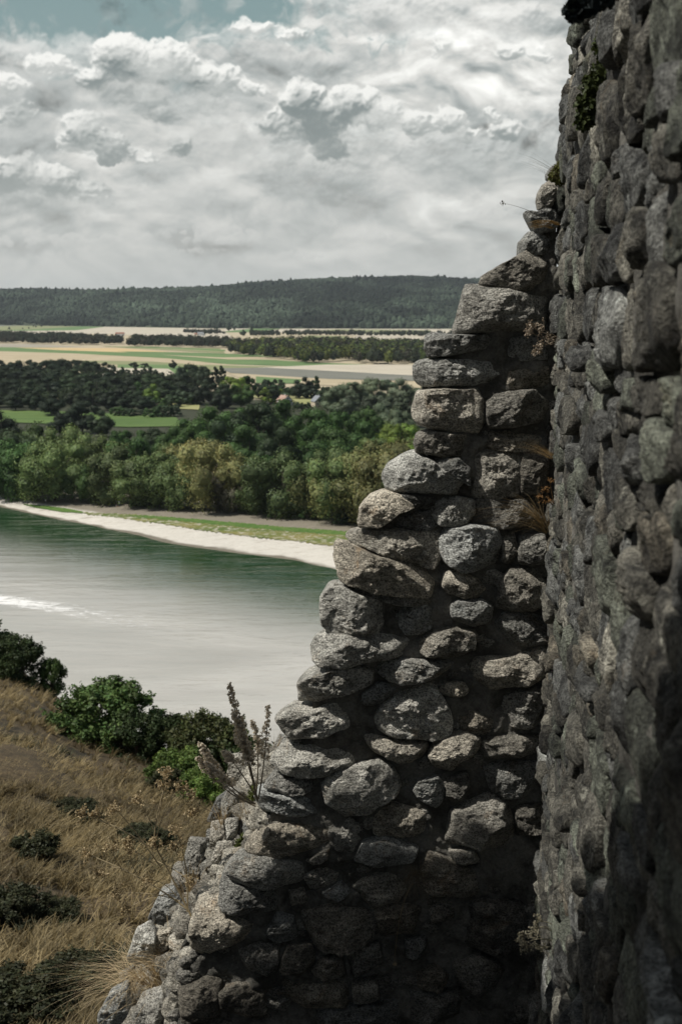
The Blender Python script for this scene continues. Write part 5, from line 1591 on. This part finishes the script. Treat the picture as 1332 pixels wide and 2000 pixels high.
def shade_wall():
    """added wall outside the picture at left, its top shaped to shade the other walls"""
    ys = np.linspace(-3.0, 4.95, 150)
    top = np.interp(ys, [-3, 0, 1, 2, 3, 4, 4.3, 4.46, 4.59, 4.7, 4.8, 4.95], [76, 75.2, 74.2, 73.4, 72.8, 72.7, 72.9, 73.0, 72.0, 70.2, 68.8, 66]) + (fbm(ys * 2.5, ys * 0, octv=5, rough=.65, seed=3) - .5) * 1.1
    root = empty('added_shade_wall', (-2.6, 1, 66))
    tag(root, 'added unseen stone wall left of the viewer, shaped to shade the other walls', 'stone wall')
    rows = []
    for t in np.linspace(0, 1, 50):
        rows.append([(0, y - 1, (1 - t) * -3 + t * (z - 66)) for y, z in zip(ys, top)])
    A = np.array(rows)
    A[..., 0] += (fbm(A[..., 1] * 5, A[..., 2] * 5, octv=5, seed=6) - .5) * .22
    B = A.copy(); B[..., 0] -= .8
    ring = np.concatenate([A, B[::-1]], 0).transpose(1, 0, 2)
    V = ring.reshape(-1, 3)
    F = grid_faces(ring.shape[0], ring.shape[1], True)
    n = ring.shape[1]
    cap = np.array([[i, i + 1, n - 2 - i, n - 1 - i] for i in range(n // 2 - 1)])
    mesh_obj('masonry', V, [F, cap, (cap + (ring.shape[0] - 1) * n)[:, ::-1]], M['schist'], root, True, np.ones((len(V), 3)))
shade_wall()

# ---------------------------------------------------------------- houses among the trees
def flat(name, c, r=.85):
    m, N = material(name)
    P = N.n('ShaderNodeNewGeometry').outputs['Position']
    principled(N, N.mix(1.0, c, N.rng(N.noise(P, 1.2, 4, .6), .3, .7, .88, 1.08), 'MULTIPLY'), r)
    return m
HM = {'white': flat('white_render', (.66, .67, .68)), 'cream': flat('cream_render', (.52, .45, .34)), 'grey': flat('grey_boards', (.34, .37, .38)),
      'tile': flat('pale_red_tiles', (.36, .25, .20)), 'slate': flat('grey_slates', (.20, .215, .23)), 'glass': flat('window_glass', (.03, .035, .04), .15), 'frame': flat('white_frame', (.7, .7, .7)), 'red': flat('red_tiles', (.22, .10, .07))}
def house(px, py, top, w, dep, rz, wall, roof, label, eave=.5, porch=False, nwin=2):
    """gabled house; its gable end looks along local -y"""
    z0 = 2.7
    hh = 7.5 * top
    d = (z0 + hh - CZ) / ray(px, py)[2]
    p = at_depth(px, py, d)
    e = empty('house', (p.x, p.y, z0), rz)
    tag(e, label, 'house')
    wh = hh * .52
    m = MB()
    V = [(-w/2, -dep/2, 0), (w/2, -dep/2, 0), (w/2, -dep/2, wh), (0, -dep/2, hh - .12), (-w/2, -dep/2, wh),
         (-w/2, dep/2, 0), (w/2, dep/2, 0), (w/2, dep/2, wh), (0, dep/2, hh - .12), (-w/2, dep/2, wh)]
    m.add(V, [(0, 1, 2, 4), (5, 9, 7, 6), (0, 4, 9, 5), (1, 6, 7, 2)]); m.add(V, [(4, 2, 3), (9, 8, 7)])
    m.build('wall', wall, e, tint=False)
    m = MB()
    sl = math.hypot(w / 2, hh - wh); ux, uz = (w / 2) / sl, (hh - wh) / sl
    for s in (-1, 1):
        a = np.array([0, 0, hh]); b = np.array([s * (w / 2 + eave * ux), 0, wh - eave * uz])
        n = np.array([s * uz, 0, ux]) * .18
        L = dep / 2 + .45
        V = []
        for yy in (-L, L):
            for q in (a, b, b + n, a + n): V.append((q[0], yy, q[2]))
        m.add(V, [(0, 1, 2, 3), (4, 7, 6, 5), (0, 4, 5, 1), (3, 2, 6, 7), (1, 5, 6, 2), (0, 3, 7, 4)])
    rf = m.build('roof', roof, e, tint=False)
    c = MB(); c.box((w * .15, dep * .15, hh + .1), (.55, .55, 1.3)); c.build('chimney', HM['white'], rf, tint=False)
    def window(x, z, ww, wz, y=-dep / 2):
        f = MB()
        for (cx, cz, a, b) in ((x, z + wz/2, ww + .2, .12), (x, z - wz/2, ww + .2, .12), (x - ww/2, z, .12, wz), (x + ww/2, z, .12, wz)):
            f.box((cx, y - .05, cz), (a, .12, b))
        o = f.build('window', HM['frame'], e, tint=False)
        g = MB(); g.box((x, y - .02, z), (ww, .06, wz)); g.build('pane', HM['glass'], o, tint=False)
    window(0, wh + (hh - wh) * .38, 1.1, 1.2)
    for k in range(nwin):
        window((k - (nwin - 1) / 2) * w / (nwin + .3) * 1.1, wh * .55, 1.0, 1.2)
    if porch:
        m = MB()
        m.box((-w * .62, -dep * .1, wh * .62), (w * .5, dep * .7, .15)); m.build('veranda_roof', roof, e, tint=False)
        for yy in (-dep * .42, dep * .2):
            q = MB(); q.box((-w * .84, yy, wh * .3), (.18, .18, wh * .6)); q.build('post', HM['frame'], e, tint=False)
    return e
house(556, 772, .92, 7.5, 9, .55, HM['white'], HM['tile'], 'white gabled house with a pale red roof above the central wood', porch=True)
house(621, 773, .98, 7.2, 9, .35, HM['cream'], HM['slate'], 'cream gabled house with a grey roof beside the yellow lawn')
house(415, 767, .85, 7.0, 8, .25, HM['grey'], HM['slate'], 'small grey gabled house half hidden by dark trees', nwin=1)
def farm(px, py, w, dep, h, rz, wall, roof, label):
    p = on_plane(px, py, 2.7)
    e = empty('farm_building', (p.x, p.y, 2.7), rz)
    tag(e, label, 'house')
    m = MB(); m.box((0, 0, h / 2), (w, dep, h)); m.build('wall', wall, e, tint=False)
    m = MB()
    V = [(-w/2 - .4, -dep/2 - .4, h + .02), (w/2 + .4, -dep/2 - .4, h + .02), (w/2 + .4, dep/2 + .4, h + .02), (-w/2 - .4, dep/2 + .4, h + .02), (-w/2 - .4, 0, h + dep * .38), (w/2 + .4, 0, h + dep * .38)]
    m.add(V, [(0, 1, 5, 4), (2, 3, 4, 5), (0, 3, 2, 1)]); m.add(V, [(0, 4, 3), (1, 2, 5)])
    m.build('roof', roof, e, tint=False)
    for k in range(3):
        g = MB(); g.box(((k - 1) * w * .3, -dep / 2 - .04, h * .55), (1.2, .1, 1.3)); g.build('window', HM['glass'], e, tint=False)
farm(393, 656, 17, 9, 6, .1, HM['white'], HM['slate'], 'white farm house left of the tiny cypress on the plain')
farm(384, 655, 9, 7, 3, -.2, HM['cream'], HM['red'], 'small barn left of the white farm house on the plain')
farm(235, 656, 20, 9, 5, .0, HM['white'], HM['red'], 'white shed at the right end of the left wood strip')

# ---------------------------------------------------------------- two people on the bank
def person(px, py, shirt, trousers, label, seated=False, rz=0.0):
    z = 1.9
    for _ in range(5):
        p = on_plane(px, py, z); z = bank_z(p.x, p.y)
    r = empty('person', (p.x, p.y, z), rz)
    tag(r, label, 'person')
    import bmesh
    # one continuous body grown over a skeleton of joints
    if not seated:
        J = {'pel': (0, 0, .95, .14), 'che': (0, 0, 1.30, .16), 'nek': (0, 0, 1.48, .06), 'hea': (0, -.02, 1.64, .10), 'top': (0, -.01, 1.72, .06),
             'hl': (-.1, 0, .88, .10), 'kl': (-.12, -.03, .48, .06), 'al': (-.12, 0, .08, .045), 'fl': (-.13, -.15, .04, .04),
             'hr': (.1, 0, .88, .10), 'kr': (.13, -.05, .48, .06), 'ar': (.14, .04, .08, .045), 'fr': (.15, -.11, .04, .04),
             'sl': (-.19, 0, 1.40, .06), 'el': (-.26, .02, 1.12, .045), 'wl': (-.25, -.08, .88, .032), 'dl': (-.24, -.11, .78, .03),
             'sr': (.19, 0, 1.40, .06), 'er': (.27, .02, 1.12, .045), 'wr': (.20, -.16, .95, .032), 'dr': (.16, -.24, .93, .03)}
    else:
        J = {'pel': (0, 0, .16, .15), 'che': (0, .06, .48, .16), 'nek': (0, .04, .66, .06), 'hea': (0, 0, .82, .10), 'top': (0, 0, .90, .06),
             'hl': (-.11, -.05, .14, .10), 'kl': (-.16, -.40, .42, .065), 'al': (-.15, -.66, .09, .045), 'fl': (-.15, -.80, .05, .04),
             'hr': (.11, -.05, .14, .10), 'kr': (.18, -.46, .12, .065), 'ar': (.16, -.86, .08, .045), 'fr': (.17, -.95, .14, .04),
             'sl': (-.19, .04, .58, .06), 'el': (-.26, -.05, .36, .045), 'wl': (-.2, -.28, .36, .032), 'dl': (-.17, -.36, .38, .03),
             'sr': (.19, .06, .58, .06), 'er': (.27, .2, .34, .045), 'wr': (.26, .28, .10, .032), 'dr': (.27, .30, .04, .03)}
    E = [('pel', 'che'), ('che', 'nek'), ('nek', 'hea'), ('hea', 'top'), ('pel', 'hl'), ('hl', 'kl'), ('kl', 'al'), ('al', 'fl'), ('pel', 'hr'), ('hr', 'kr'), ('kr', 'ar'), ('ar', 'fr'),
         ('che', 'sl'), ('sl', 'el'), ('el', 'wl'), ('wl', 'dl'), ('che', 'sr'), ('sr', 'er'), ('er', 'wr'), ('wr', 'dr')]
    def skinned(name, keys, k, mat, grow):
        ks = [q for q in J if q in keys]
        me = bpy.data.meshes.new(name)
        me.from_pydata([J[q][:3] for q in ks], [(ks.index(a), ks.index(b)) for a, b in E if a in ks and b in ks], [])
        o = bpy.data.objects.new(name, me); COL.objects.link(o); o.parent = r
        o.modifiers.new('skin', 'SKIN')
        sv = me.skin_vertices[0].data if me.skin_vertices else None
        if sv is None:
            bm = bmesh.new(); bm.from_mesh(me); bm.verts.layers.skin.verify(); bm.to_mesh(me); bm.free(); sv = me.skin_vertices[0].data
        for i, q in enumerate(ks):
            sv[i].radius = (J[q][3] + grow, (J[q][3] + grow) * .8); sv[i].use_root = (q == k)
        sm = o.modifiers.new('sub', 'SUBSURF'); sm.levels = sm.render_levels = 1
        me.materials.append(mat)
        return o
    skinned('body', list(J), 'pel', plain('skin', (.42, .27, .20), .6, .05), 0)
    skinned('shirt', ['pel', 'che', 'sl', 'el', 'sr', 'er'], 'pel', plain('shirt', shirt, .9, .05), .022)
    skinned('trousers', ['pel', 'hl', 'kl', 'al', 'hr', 'kr', 'ar'], 'pel', plain('trousers', trousers, .9, .05), .018)
    h = J['top']
    m = MB(); V, F = ICO2
    m.add(V * (.105, .115, .09) + (h[0], h[1] + .02, h[2] - .02), F); m.build('hair', plain('hair', (.05, .035, .025), .8, .1), r, tint=False)
person(90, 984, (.75, .75, .76), (.08, .09, .12), 'person in a white top standing alone on the bank at left', rz=.4)
person(234, 988, (.62, .68, .74), (.10, .14, .20), 'person in a pale shirt standing beside the seated one on the bank', rz=-.8)
person(228, 990, (.55, .56, .58), (.45, .28, .18), 'person sitting on the gravel beside the standing one', True, rz=.9)

# ---------------------------------------------------------------- bushes along the crest of the near slope and on it
def near_crown(name, seed, n_lobe, per, leaf, tw=.02, up=1.0, wide=.55):
    r = np.random.RandomState(seed)
    q, tr = MB(), MB()
    for i in range(n_lobe):
        a = r.uniform(0, 6.28); f = r.uniform(0, 1) ** .5
        z = r.uniform(.10, .94) ** .9
        rr = wide * math.sqrt(max(.05, 1 - ((z - .45) / .58) ** 2)) * f
        p = np.array([rr * math.cos(a), rr * math.sin(a), z * up])
        R = r.uniform(.07, .15)
        tone = r.uniform(.7, 1.35)
        d = r.normal(size=(per, 3)); d /= np.linalg.norm(d, axis=1)[:, None]
        c = p + d * (R * (.35 + .8 * r.uniform(0, 1, per)))[:, None]
        nn = d + r.normal(size=(per, 3)) * .6; nn /= np.linalg.norm(nn, axis=1)[:, None]
        A = np.cross(nn, r.normal(size=(per, 3))); A /= np.linalg.norm(A, axis=1)[:, None]
        B = np.cross(nn, A); s = leaf * r.uniform(.5, 1.3, per)
        t = tone * r.uniform(.7, 1.3, per)
        q.quads(c, A * s[:, None], B * (s * .55)[:, None], np.stack([t * r.uniform(.9, 1.2, per), t, t * .9], 1))
        # twig sprays running out of the lobe
        if i % 2 == 0:
            e = p + np.array([p[0] * .18, p[1] * .18, r.uniform(.05, .16)])
            tr.tube([(0, 0, 0), p * (.45, .45, .5), p, e], [tw, tw * .5, tw * .25, .0015], 4)
            k = 26
            u = r.uniform(0, 1, k)[:, None]
            c = p + (e - p) * u + r.normal(size=(k, 3)) * .018
            nn = r.normal(size=(k, 3)); nn /= np.linalg.norm(nn, axis=1)[:, None]
            A = np.cross(nn, r.normal(size=(k, 3))); A /= np.linalg.norm(A, axis=1)[:, None]; B = np.cross(nn, A)
            q.quads(c, A * leaf, B * leaf * .5, np.tile([tone, tone, tone * .9], (k, 1)))
    root = empty(name)
    q.build('crown', M['leaf'], root); tr.build('trunk', M['bark'], root, tint=False)
    return root
NB_ = [near_crown('bush', 61, 90, 230, .017), near_crown('bush', 62, 80, 230, .019, up=1.0, wide=.62), near_crown('bush', 63, 60, 200, .022, wide=.45)]
_c = [0]
def near_bush(px, by, hh, wide, color, label, i, cat='bush', back=0.0, group=None):
    d = near_depth(px, max(by, np.interp(px, _cx, _cy)))
    d += back
    p = at_depth(px, by, d)
    h = hh / FP * d
    if color is GD: p.z -= h * .22; h *= 1.15
    o = copy_tree(NB_[i]); o.location = p; o.rotation_euler = (0, 0, rt.uniform(0, 6.28)); o.scale = (h * wide, h * wide, h)
    for ch in o.children:
        if ch.name.startswith('crown'): ch.color = tuple(color) + (1,)
    tag(o, label, cat, group)
GA, GB, GC, GD = (.050, .085, .028), (.034, .052, .022), (.085, .135, .035), (.030, .034, .018)
near_bush(28, 1345, 105, 1.1, GB, 'dark bush cut by the left edge on top of the slope', 0, back=3)
near_bush(-60, 1300, 110, 1.3, GB, 'dark bush beyond the left edge on top of the slope', 1, back=3)
near_bush(103, 1368, 84, .75, GA, 'small open green bush right of the one at the left edge', 2, back=2)
near_bush(215, 1478, 150, 1.25, GA, 'largest round green bush on the crest of the slope', 1, back=3)
near_bush(165, 1440, 66, 1.2, GB, 'low dark bush at the left foot of the largest one', 0, back=2)
near_bush(272, 1500, 115, 1.0, GB, 'dark green bush at the right shoulder of the largest one', 0, back=2.5)
near_bush(345, 1530, 140, .8, GB, 'slim dark young tree with an open top on the crest', 2, 'tree', 5)
near_bush(352, 1560, 100, 1.25, GC, 'bright green rounded bush in front of the dark young trees', 1, back=1.5)
near_bush(412, 1570, 185, .95, (.045, .055, .022), 'dark olive young tree behind the dry flower spikes', 0, 'tree', 5)
near_bush(462, 1590, 160, 1.0, GB, 'dark young tree partly behind the rubble stones', 1, 'tree', 5)
near_bush(395, 1590, 90, 1.1, GC, 'bright green bush at the foot of the dark olive tree', 0, back=1.5)
near_bush(326, 1550, 50, 1.3, (.045, .05, .025), 'small olive bush at the edge of the dry grass', 1)
near_bush(145, 1600, 40, 2.2, GD, 'black-green low bush in the dry grass, upper left of the slope', 0)
near_bush(72, 1680, 60, 1.6, GD, 'dark upright bush in the dry grass near the left edge', 2)
near_bush(278, 1655, 44, 2.1, GD, 'dark flat bush in the dry grass behind the umbels', 1)
near_bush(8, 1810, 78, 1.8, GD, 'dark bush low in the left bottom corner, upper of two', 1)
near_bush(112, 1800, 46, 2.0, GD, 'dark bush in the lower dry grass, left of the tuft', 0)
near_bush(40, 1990, 100, 1.9, GD, 'dark bush filling the left bottom corner', 1)
near_bush(150, 1950, 90, 1.7, GD, 'dark bush below the umbels beside the rubble', 0)
for k in NB_:
    for ch in list(k.children): bpy.data.objects.remove(ch)
    bpy.data.objects.remove(k)

# ---------------------------------------------------------------- plants growing on the masonry
M['straw'] = leaf_mat('straw', .3, 0.0, (1.1, 1.0, .8))
M['stem'] = leaf_mat('dry_stem', .1, 0.0, (1, 1, 1))
rp = np.random.RandomState(77)
def florets(mb, c, n, R, s, col, flat_=1.0):
    d = rp.normal(size=(n, 3)); d /= np.linalg.norm(d, axis=1)[:, None]
    P = np.asarray(c) + d * (R * rp.uniform(.2, 1, n) ** .6)[:, None] * (1, 1, flat_)
    A = np.cross(d, rp.normal(size=(n, 3))); A /= np.linalg.norm(A, axis=1)[:, None]; B = np.cross(A, rp.normal(size=(n, 3))); B /= np.linalg.norm(B, axis=1)[:, None]
    q = s * rp.uniform(.6, 1.3, n)[:, None]
    mb.quads(P, A * q, B * q, np.asarray(col) * rp.uniform(.6, 1.3, (n, 1)))
def bez(a, b, c, n=12):
    t = np.linspace(0, 1, n)[:, None]
    return (1 - t) ** 2 * np.asarray(a) + 2 * t * (1 - t) * np.asarray(b) + t * t * np.asarray(c)
def spike_plant():
    y = 5.52
    root = empty('dry_flower_spikes', at_depth(500, 1560, y)); o0 = np.array(root.location)
    tag(root, 'tall dried flower spikes with grey brown heads rising from the broken wall edge', 'dry plant')
    L = [((503, 1560), (478, 1470), (448, 1335), .5, 1.0), ((505, 1560), (520, 1480), (524, 1378), .45, .55), ((500, 1555), (512, 1450), (492, 1408), .45, .5),
         ((500, 1575), (430, 1545), (392, 1452), .55, 1.05), ((498, 1570), (450, 1540), (405, 1490), .5, .9), ((505, 1565), (470, 1500), (437, 1468), .7, .8),
         ((500, 1570), (440, 1560), (385, 1478), .75, .6), ((500, 1560), (490, 1490), (470, 1420), .55, .9), ((502, 1562), (490, 1480), (458, 1395), .4, 1.0)]
    for (a, b, c, t0, th) in L:
        yy = y - rp.uniform(0, .12)
        pts = bez(at_depth(*a, yy), at_depth(*b, yy - .03), at_depth(*c, yy - .06), 26) - o0
        st = MB(); st.tube(pts, np.linspace(.0042, .0014, 26), 5, (.26, .215, .155)); 
        s = st.build('stem', M['stem'], root)
        m = MB()
        for k in np.linspace(t0, .99, int(46 * th)):
            i = k * 25; q = pts[int(i)] + (pts[min(25, int(i) + 1)] - pts[int(i)]) * (i % 1)
            w = .040 * (1 - .72 * (k - t0) / (1 - t0)) * (.5 + .5 * th)
            for _ in range(3):
                d = rp.normal(size=3); d[2] = abs(d[2]) * .3; d /= np.linalg.norm(d)
                e = q + d * w * rp.uniform(.4, 1.1)
                m.tube([q, (q + e) / 2 + (0, 0, .004), e], [.0013, .001, .0008], 3, (.3, .26, .2))
                florets(m, e, 8, .0075, .0034, (.66, .60, .50))
        m.build('flower_head', M['straw'], s)
spike_plant()
def umbel_plant(name, y, base, branches, label, col=(.30, .22, .12), us=1.0, n_ray=11, fcol=None, cat='dry plant'):
    root = empty(name, at_depth(*base, y)); o0 = np.array(root.location)
    tag(root, label, cat)
    ends = []
    m = MB()
    for (a, b, c, w) in branches:
        pts = bez(at_depth(*a, y), at_depth(*b, y - .01), at_depth(*c, y - .03), 14) - o0
        w = w * 1.25
        m.tube(pts, np.linspace(w, w * .6, 14), 5, col)
        ends.append((pts[-1], pts[-1] - pts[-4]))
    m.build('stem', M['stem'], root)
    for e, d in ends:
        m = MB()
        d = d / (np.linalg.norm(d) + 1e-9)
        for _ in range(n_ray):
            v = d * .8 + rp.normal(size=3) * .45; v /= np.linalg.norm(v)
            q = e + v * .045 * us * rp.uniform(.6, 1.2)
            m.tube([e, (e + q) / 2 + (0, 0, .003), q], [.0012, .0009, .0007], 3, col)
            for _ in range(4):
                g = q + rp.normal(size=3) * .009 * us
                m.tube([q, g], [.0006, .0005], 3, col)
                florets(m, g, 5, .004 * us, .0032 * us, fcol or col)
        m.build('umbel', M['straw'], root)
B_ = (385, 1812)
umbel_plant('dry_umbel_plant', 5.75, B_, [
    (B_, (330, 1700), (305, 1655), .0048), ((305, 1655), (296, 1630), (320, 1545), .0034), ((318, 1700), (280, 1640), (232, 1585), .0032), ((300, 1660), (240, 1615), (170, 1594), .003), ((240, 1618), (215, 1612), (196, 1598), .002),
    ((306, 1640), (312, 1600), (345, 1545), .0022), ((300, 1620), (290, 1590), (275, 1570), .002), ((310, 1600), (318, 1560), (322, 1520), .0022), ((320, 1560), (335, 1550), (362, 1553), .0018),
    ((365, 1775), (290, 1715), (180, 1672), .0036), ((240, 1697), (222, 1680), (222, 1662), .002), ((250, 1700), (215, 1690), (205, 1698), .002), ((270, 1708), (255, 1690), (252, 1655), .0018),
    ((366, 1780), (372, 1700), (348, 1632), .0036), ((366, 1740), (364, 1690), (345, 1665), .002), ((300, 1680), (330, 1690), (358, 1710), .0026), ((305, 1690), (290, 1680), (262, 1660), .002), ((330, 1720), (345, 1660), (375, 1596), .0018),
    ((352, 1760), (300, 1740), (240, 1745), .002), ((340, 1745), (290, 1750), (258, 1770), .002), ((345, 1750), (320, 1720), (300, 1720), .002)],
    'spreading dry umbel plant with fine brown heads leaning over the slope', (.42, .34, .21), 1.05, 14)
# small dry umbels on the walls
umbel_plant('dry_umbel_plant', 5.36, (1092, 664), [((1092, 664), (1070, 655), (1044, 640), .002), ((1092, 664), (1065, 665), (1042, 652), .002), ((1090, 664), (1072, 670), (1056, 680), .002), ((1090, 662), (1078, 650), (1062, 645), .0018), ((1092, 660), (1085, 655), (1076, 660), .0018), ((1092, 668), (1070, 675), (1062, 672), .0018)],
            'small pale dry flower cluster high in the corner between the walls', (.30, .25, .19), .75, 8, (.42, .36, .29))
umbel_plant('dry_umbel_plant', 4.3, (1098, 1842), [((1098, 1842), (1070, 1800), (1052, 1812), .0018), ((1098, 1842), (1062, 1796), (1045, 1820), .0018), ((1098, 1838), (1085, 1800), (1060, 1800), .0018), ((1096, 1842), (1060, 1826), (1030, 1840), .0018), ((1096, 1842), (1062, 1856), (1032, 1850), .0018), ((1096, 1842), (1050, 1832), (1024, 1830), .0016), ((1098, 1842), (1080, 1850), (1060, 1848), .0016)],
            'pale dry umbel plant low at the foot of the tall wall', (.24, .22, .16), .62, 9, (.30, .28, .21))
umbel_plant('orange_dry_plant', 5.30, (1082, 985), [((1082, 985), (1076, 960), (1074, 946), .0016), ((1082, 985), (1070, 970), (1066, 960), .0016), ((1080, 985), (1068, 980), (1060, 972), .0016), ((1082, 988), (1075, 985), (1072, 978), .0016)],
            'small orange brown dry plant in the wall corner above the grass tufts', (.18, .11, .05), .5, 6, (.30, .17, .07))

def tuft(name, y, bases, n, L, lean, label, col, w=.0022, spread=.6, droop=.5, cat='grass', mat='straw', heads=False):
    root_p = np.array(at_depth(*bases[0], y))
    B = np.array([np.array(at_depth(px, py, y)) for px, py in bases]) - root_p
    V, F, N_, k = blades(B, n, L, w, spread, rp, droop, lean, seg=7)
    C = np.repeat(np.asarray(col) * rp.uniform(.55, 1.35, (N_, 1)), k, 0)
    o = mesh_obj(name, V, F, M[mat], None, False, C)
    o.location = root_p; o.color = (1, 1, 1, 1)
    tag(o, label, cat, kind='thing')
    return o
STR = (.34, .25, .13)
tuft('grass_tuft', 5.38, [(1080, 890), (1078, 896)], 26, .17, (-1.1, -.2, -.2), 'thin dry grass tuft in the wall corner, upper of two', STR, .0016, .5, .25)
tuft('grass_tuft', 5.36, [(1062, 1030), (1056, 1020), (1066, 1040), (1050, 1010)], 40, .27, (-.9, -.2, .1), 'long brown dry grass tuft arching left in the wall corner, lower of two', (.17, .125, .065), .0017, .75, .5)
tuft('grass_tuft', 5.40, [(1092, 440), (1086, 436), (1078, 446)], 40, .11, (-1.3, -.1, -.4), 'orange dry grass tuft near the top of the broken wall', (.28, .19, .08), .0020, .5, .4)
tuft('grass_tuft', 5.44, [(812, 1705), (806, 1700), (820, 1702), (800, 1708)], 34, .17, (.0, -.4, -.9), 'dark dry grass tuft hanging on the lower face of the broken wall', (.09, .075, .05), .0018, .7, .75)
tuft('grass_tuft', 6.0, [(300, 1930), (280, 1920), (325, 1935), (310, 1905), (262, 1945), (340, 1890), (330, 1955)], 70, .42, (-.55, -.15, .3), 'pale straw grass tuft on the rubble at the lower left', (.46, .37, .235), .003, .8, .6)
tuft('grass_tuft', 6.1, [(262, 1930), (250, 1940)], 26, .50, (-1.5, -.1, .35), 'long grass stalks arching left from the lower left rubble', (.25, .20, .11), .0022, .45, .42)
tuft('grass_tuft', 6.0, [(385, 1800), (372, 1820), (392, 1780), (400, 1840), (380, 1860)], 30, .20, (-.2, .0, .4), 'thin dry grass at the foot of the umbel plant', (.24, .18, .10), .0018, .8, .3)
tuft('grass_tuft', 6.1, [(535, 1470), (528, 1480), (545, 1465)], 26, .16, (.4, -.1, .2), 'fine dry grass behind the flower spikes at the wall step', (.36, .27, .15), .0016, .8, .3)
tuft('grass_tuft', 5.45, [(1088, 350), (1090, 340)], 8, .26, (-1.6, -.1, .15), 'few thin grass stalks against the sky beside the moss', (.12, .10, .06), .0016, .4, .25)
tuft('grass_tuft', 5.9, [(432, 1610), (425, 1622), (440, 1600)], 22, .15, (-.3, -.1, .4), 'wispy dry grass beside the upper rubble stones', (.34, .26, .15), .0016, .8, .3)
tuft('grass_tuft', 5.95, [(370, 1742), (362, 1752), (382, 1735)], 26, .17, (-.2, -.1, .3), 'wispy dry grass between the middle rubble stones', (.32, .24, .14), .0016, .8, .35)
tuft('grass_tuft', 5.62, [(470, 1600), (480, 1590)], 24, .20, (-.5, -.1, .5), 'fine dry stems below the flower spikes', (.40, .32, .2), .0014, .7, .3)
# a long single stalk hanging down the face, and one against the sky
def stalk(name, y, a, b, c, w, col, label):
    o0 = np.array(at_depth(*a, y)); m = MB()
    m.tube(bez(at_depth(*a, y), at_depth(*b, y - .03), at_depth(*c, y - .02), 16) - o0, np.linspace(w, w * .4, 16), 4, col)
    florets(m, np.array(at_depth(*c, y - .02)) - o0, 14, .012, .003, col)
    o = m.build(name, M['stem']); o.location = o0
    tag(o, label, 'grass stalk')
stalk('grass_stalk', 5.42, (806, 1725), (778, 1765), (770, 1882), .0022, (.20, .16, .10), 'single pale stalk hanging down the lower wall face')
stalk('grass_stalk', 5.45, (1060, 428), (1030, 405), (982, 397), .0012, (.10, .09, .06), 'single thin stalk pointing left against the sky')
stalk('grass_stalk', 5.6, (428, 1590), (395, 1582), (368, 1552), .0018, (.12, .09, .06), 'dark thin twig curving out over the slope beside the spikes')

def moss(name, y, spots, s, n, col, label, cat='moss', dy=.05, leaf=.006):
    o0 = np.array(at_depth(*spots[0][:2], y)); m = MB()
    for (px, py, R) in spots:
        c = np.array(at_depth(px, py, y)) - o0
        d = rp.normal(size=(n, 3)); d /= np.linalg.norm(d, axis=1)[:, None]
        P = c + d * (R / FP * y) * (.5 + .6 * rp.uniform(0, 1, (n, 1))) * (1, .8, 1)
        A = np.cross(d, rp.normal(size=(n, 3))); A /= np.linalg.norm(A, axis=1)[:, None]; B = np.cross(A, d)
        q = leaf * rp.uniform(.5, 1.4, (n, 1))
        m.quads(P, A * q + d * q * .8, B * q * .4, np.asarray(col) * rp.uniform(.5, 1.5, (n, 1)))
    o = m.build(name, M['leaf']); o.location = o0; o.color = (1, 1, 1, 1)
    tag(o, label, cat)
moss('moss_clump', 5.5, [(1090, 335, 12), (1080, 345, 8), (1098, 325, 12), (1095, 350, 12)], 1, 420, (.07, .075, .02), 'small moss and herb clump on the broken wall top against the sky')
moss('creeping_plant', 3.35, [(1160, 170, 22), (1180, 150, 26), (1150, 205, 20), (1195, 180, 26), (1172, 220, 20), (1205, 120, 30), (1215, 60, 34), (1190, 90, 26), (1230, 20, 36), (1140, 235, 14)], 1, 520, (.035, .045, .016), 'dark green creeping plant spread over the top of the tall wall', 'plant', leaf=.009)
moss('moss_clump', 5.9, [(480, 1640, 14), (470, 1650, 12), (492, 1560, 12), (500, 1545, 14)], 1, 260, (.075, .09, .025), 'olive moss between the rubble stones below the flower spikes')
moss('pine_sprig', 2.6, [(1132, 14, 14), (1146, 6, 14), (1122, 22, 9), (1160, -6, 18), (1185, -20, 20)], 1, 300, (.02, .026, .028), 'dark out of focus pine sprig at the very top beside the tall wall', 'pine sprig', leaf=.012)
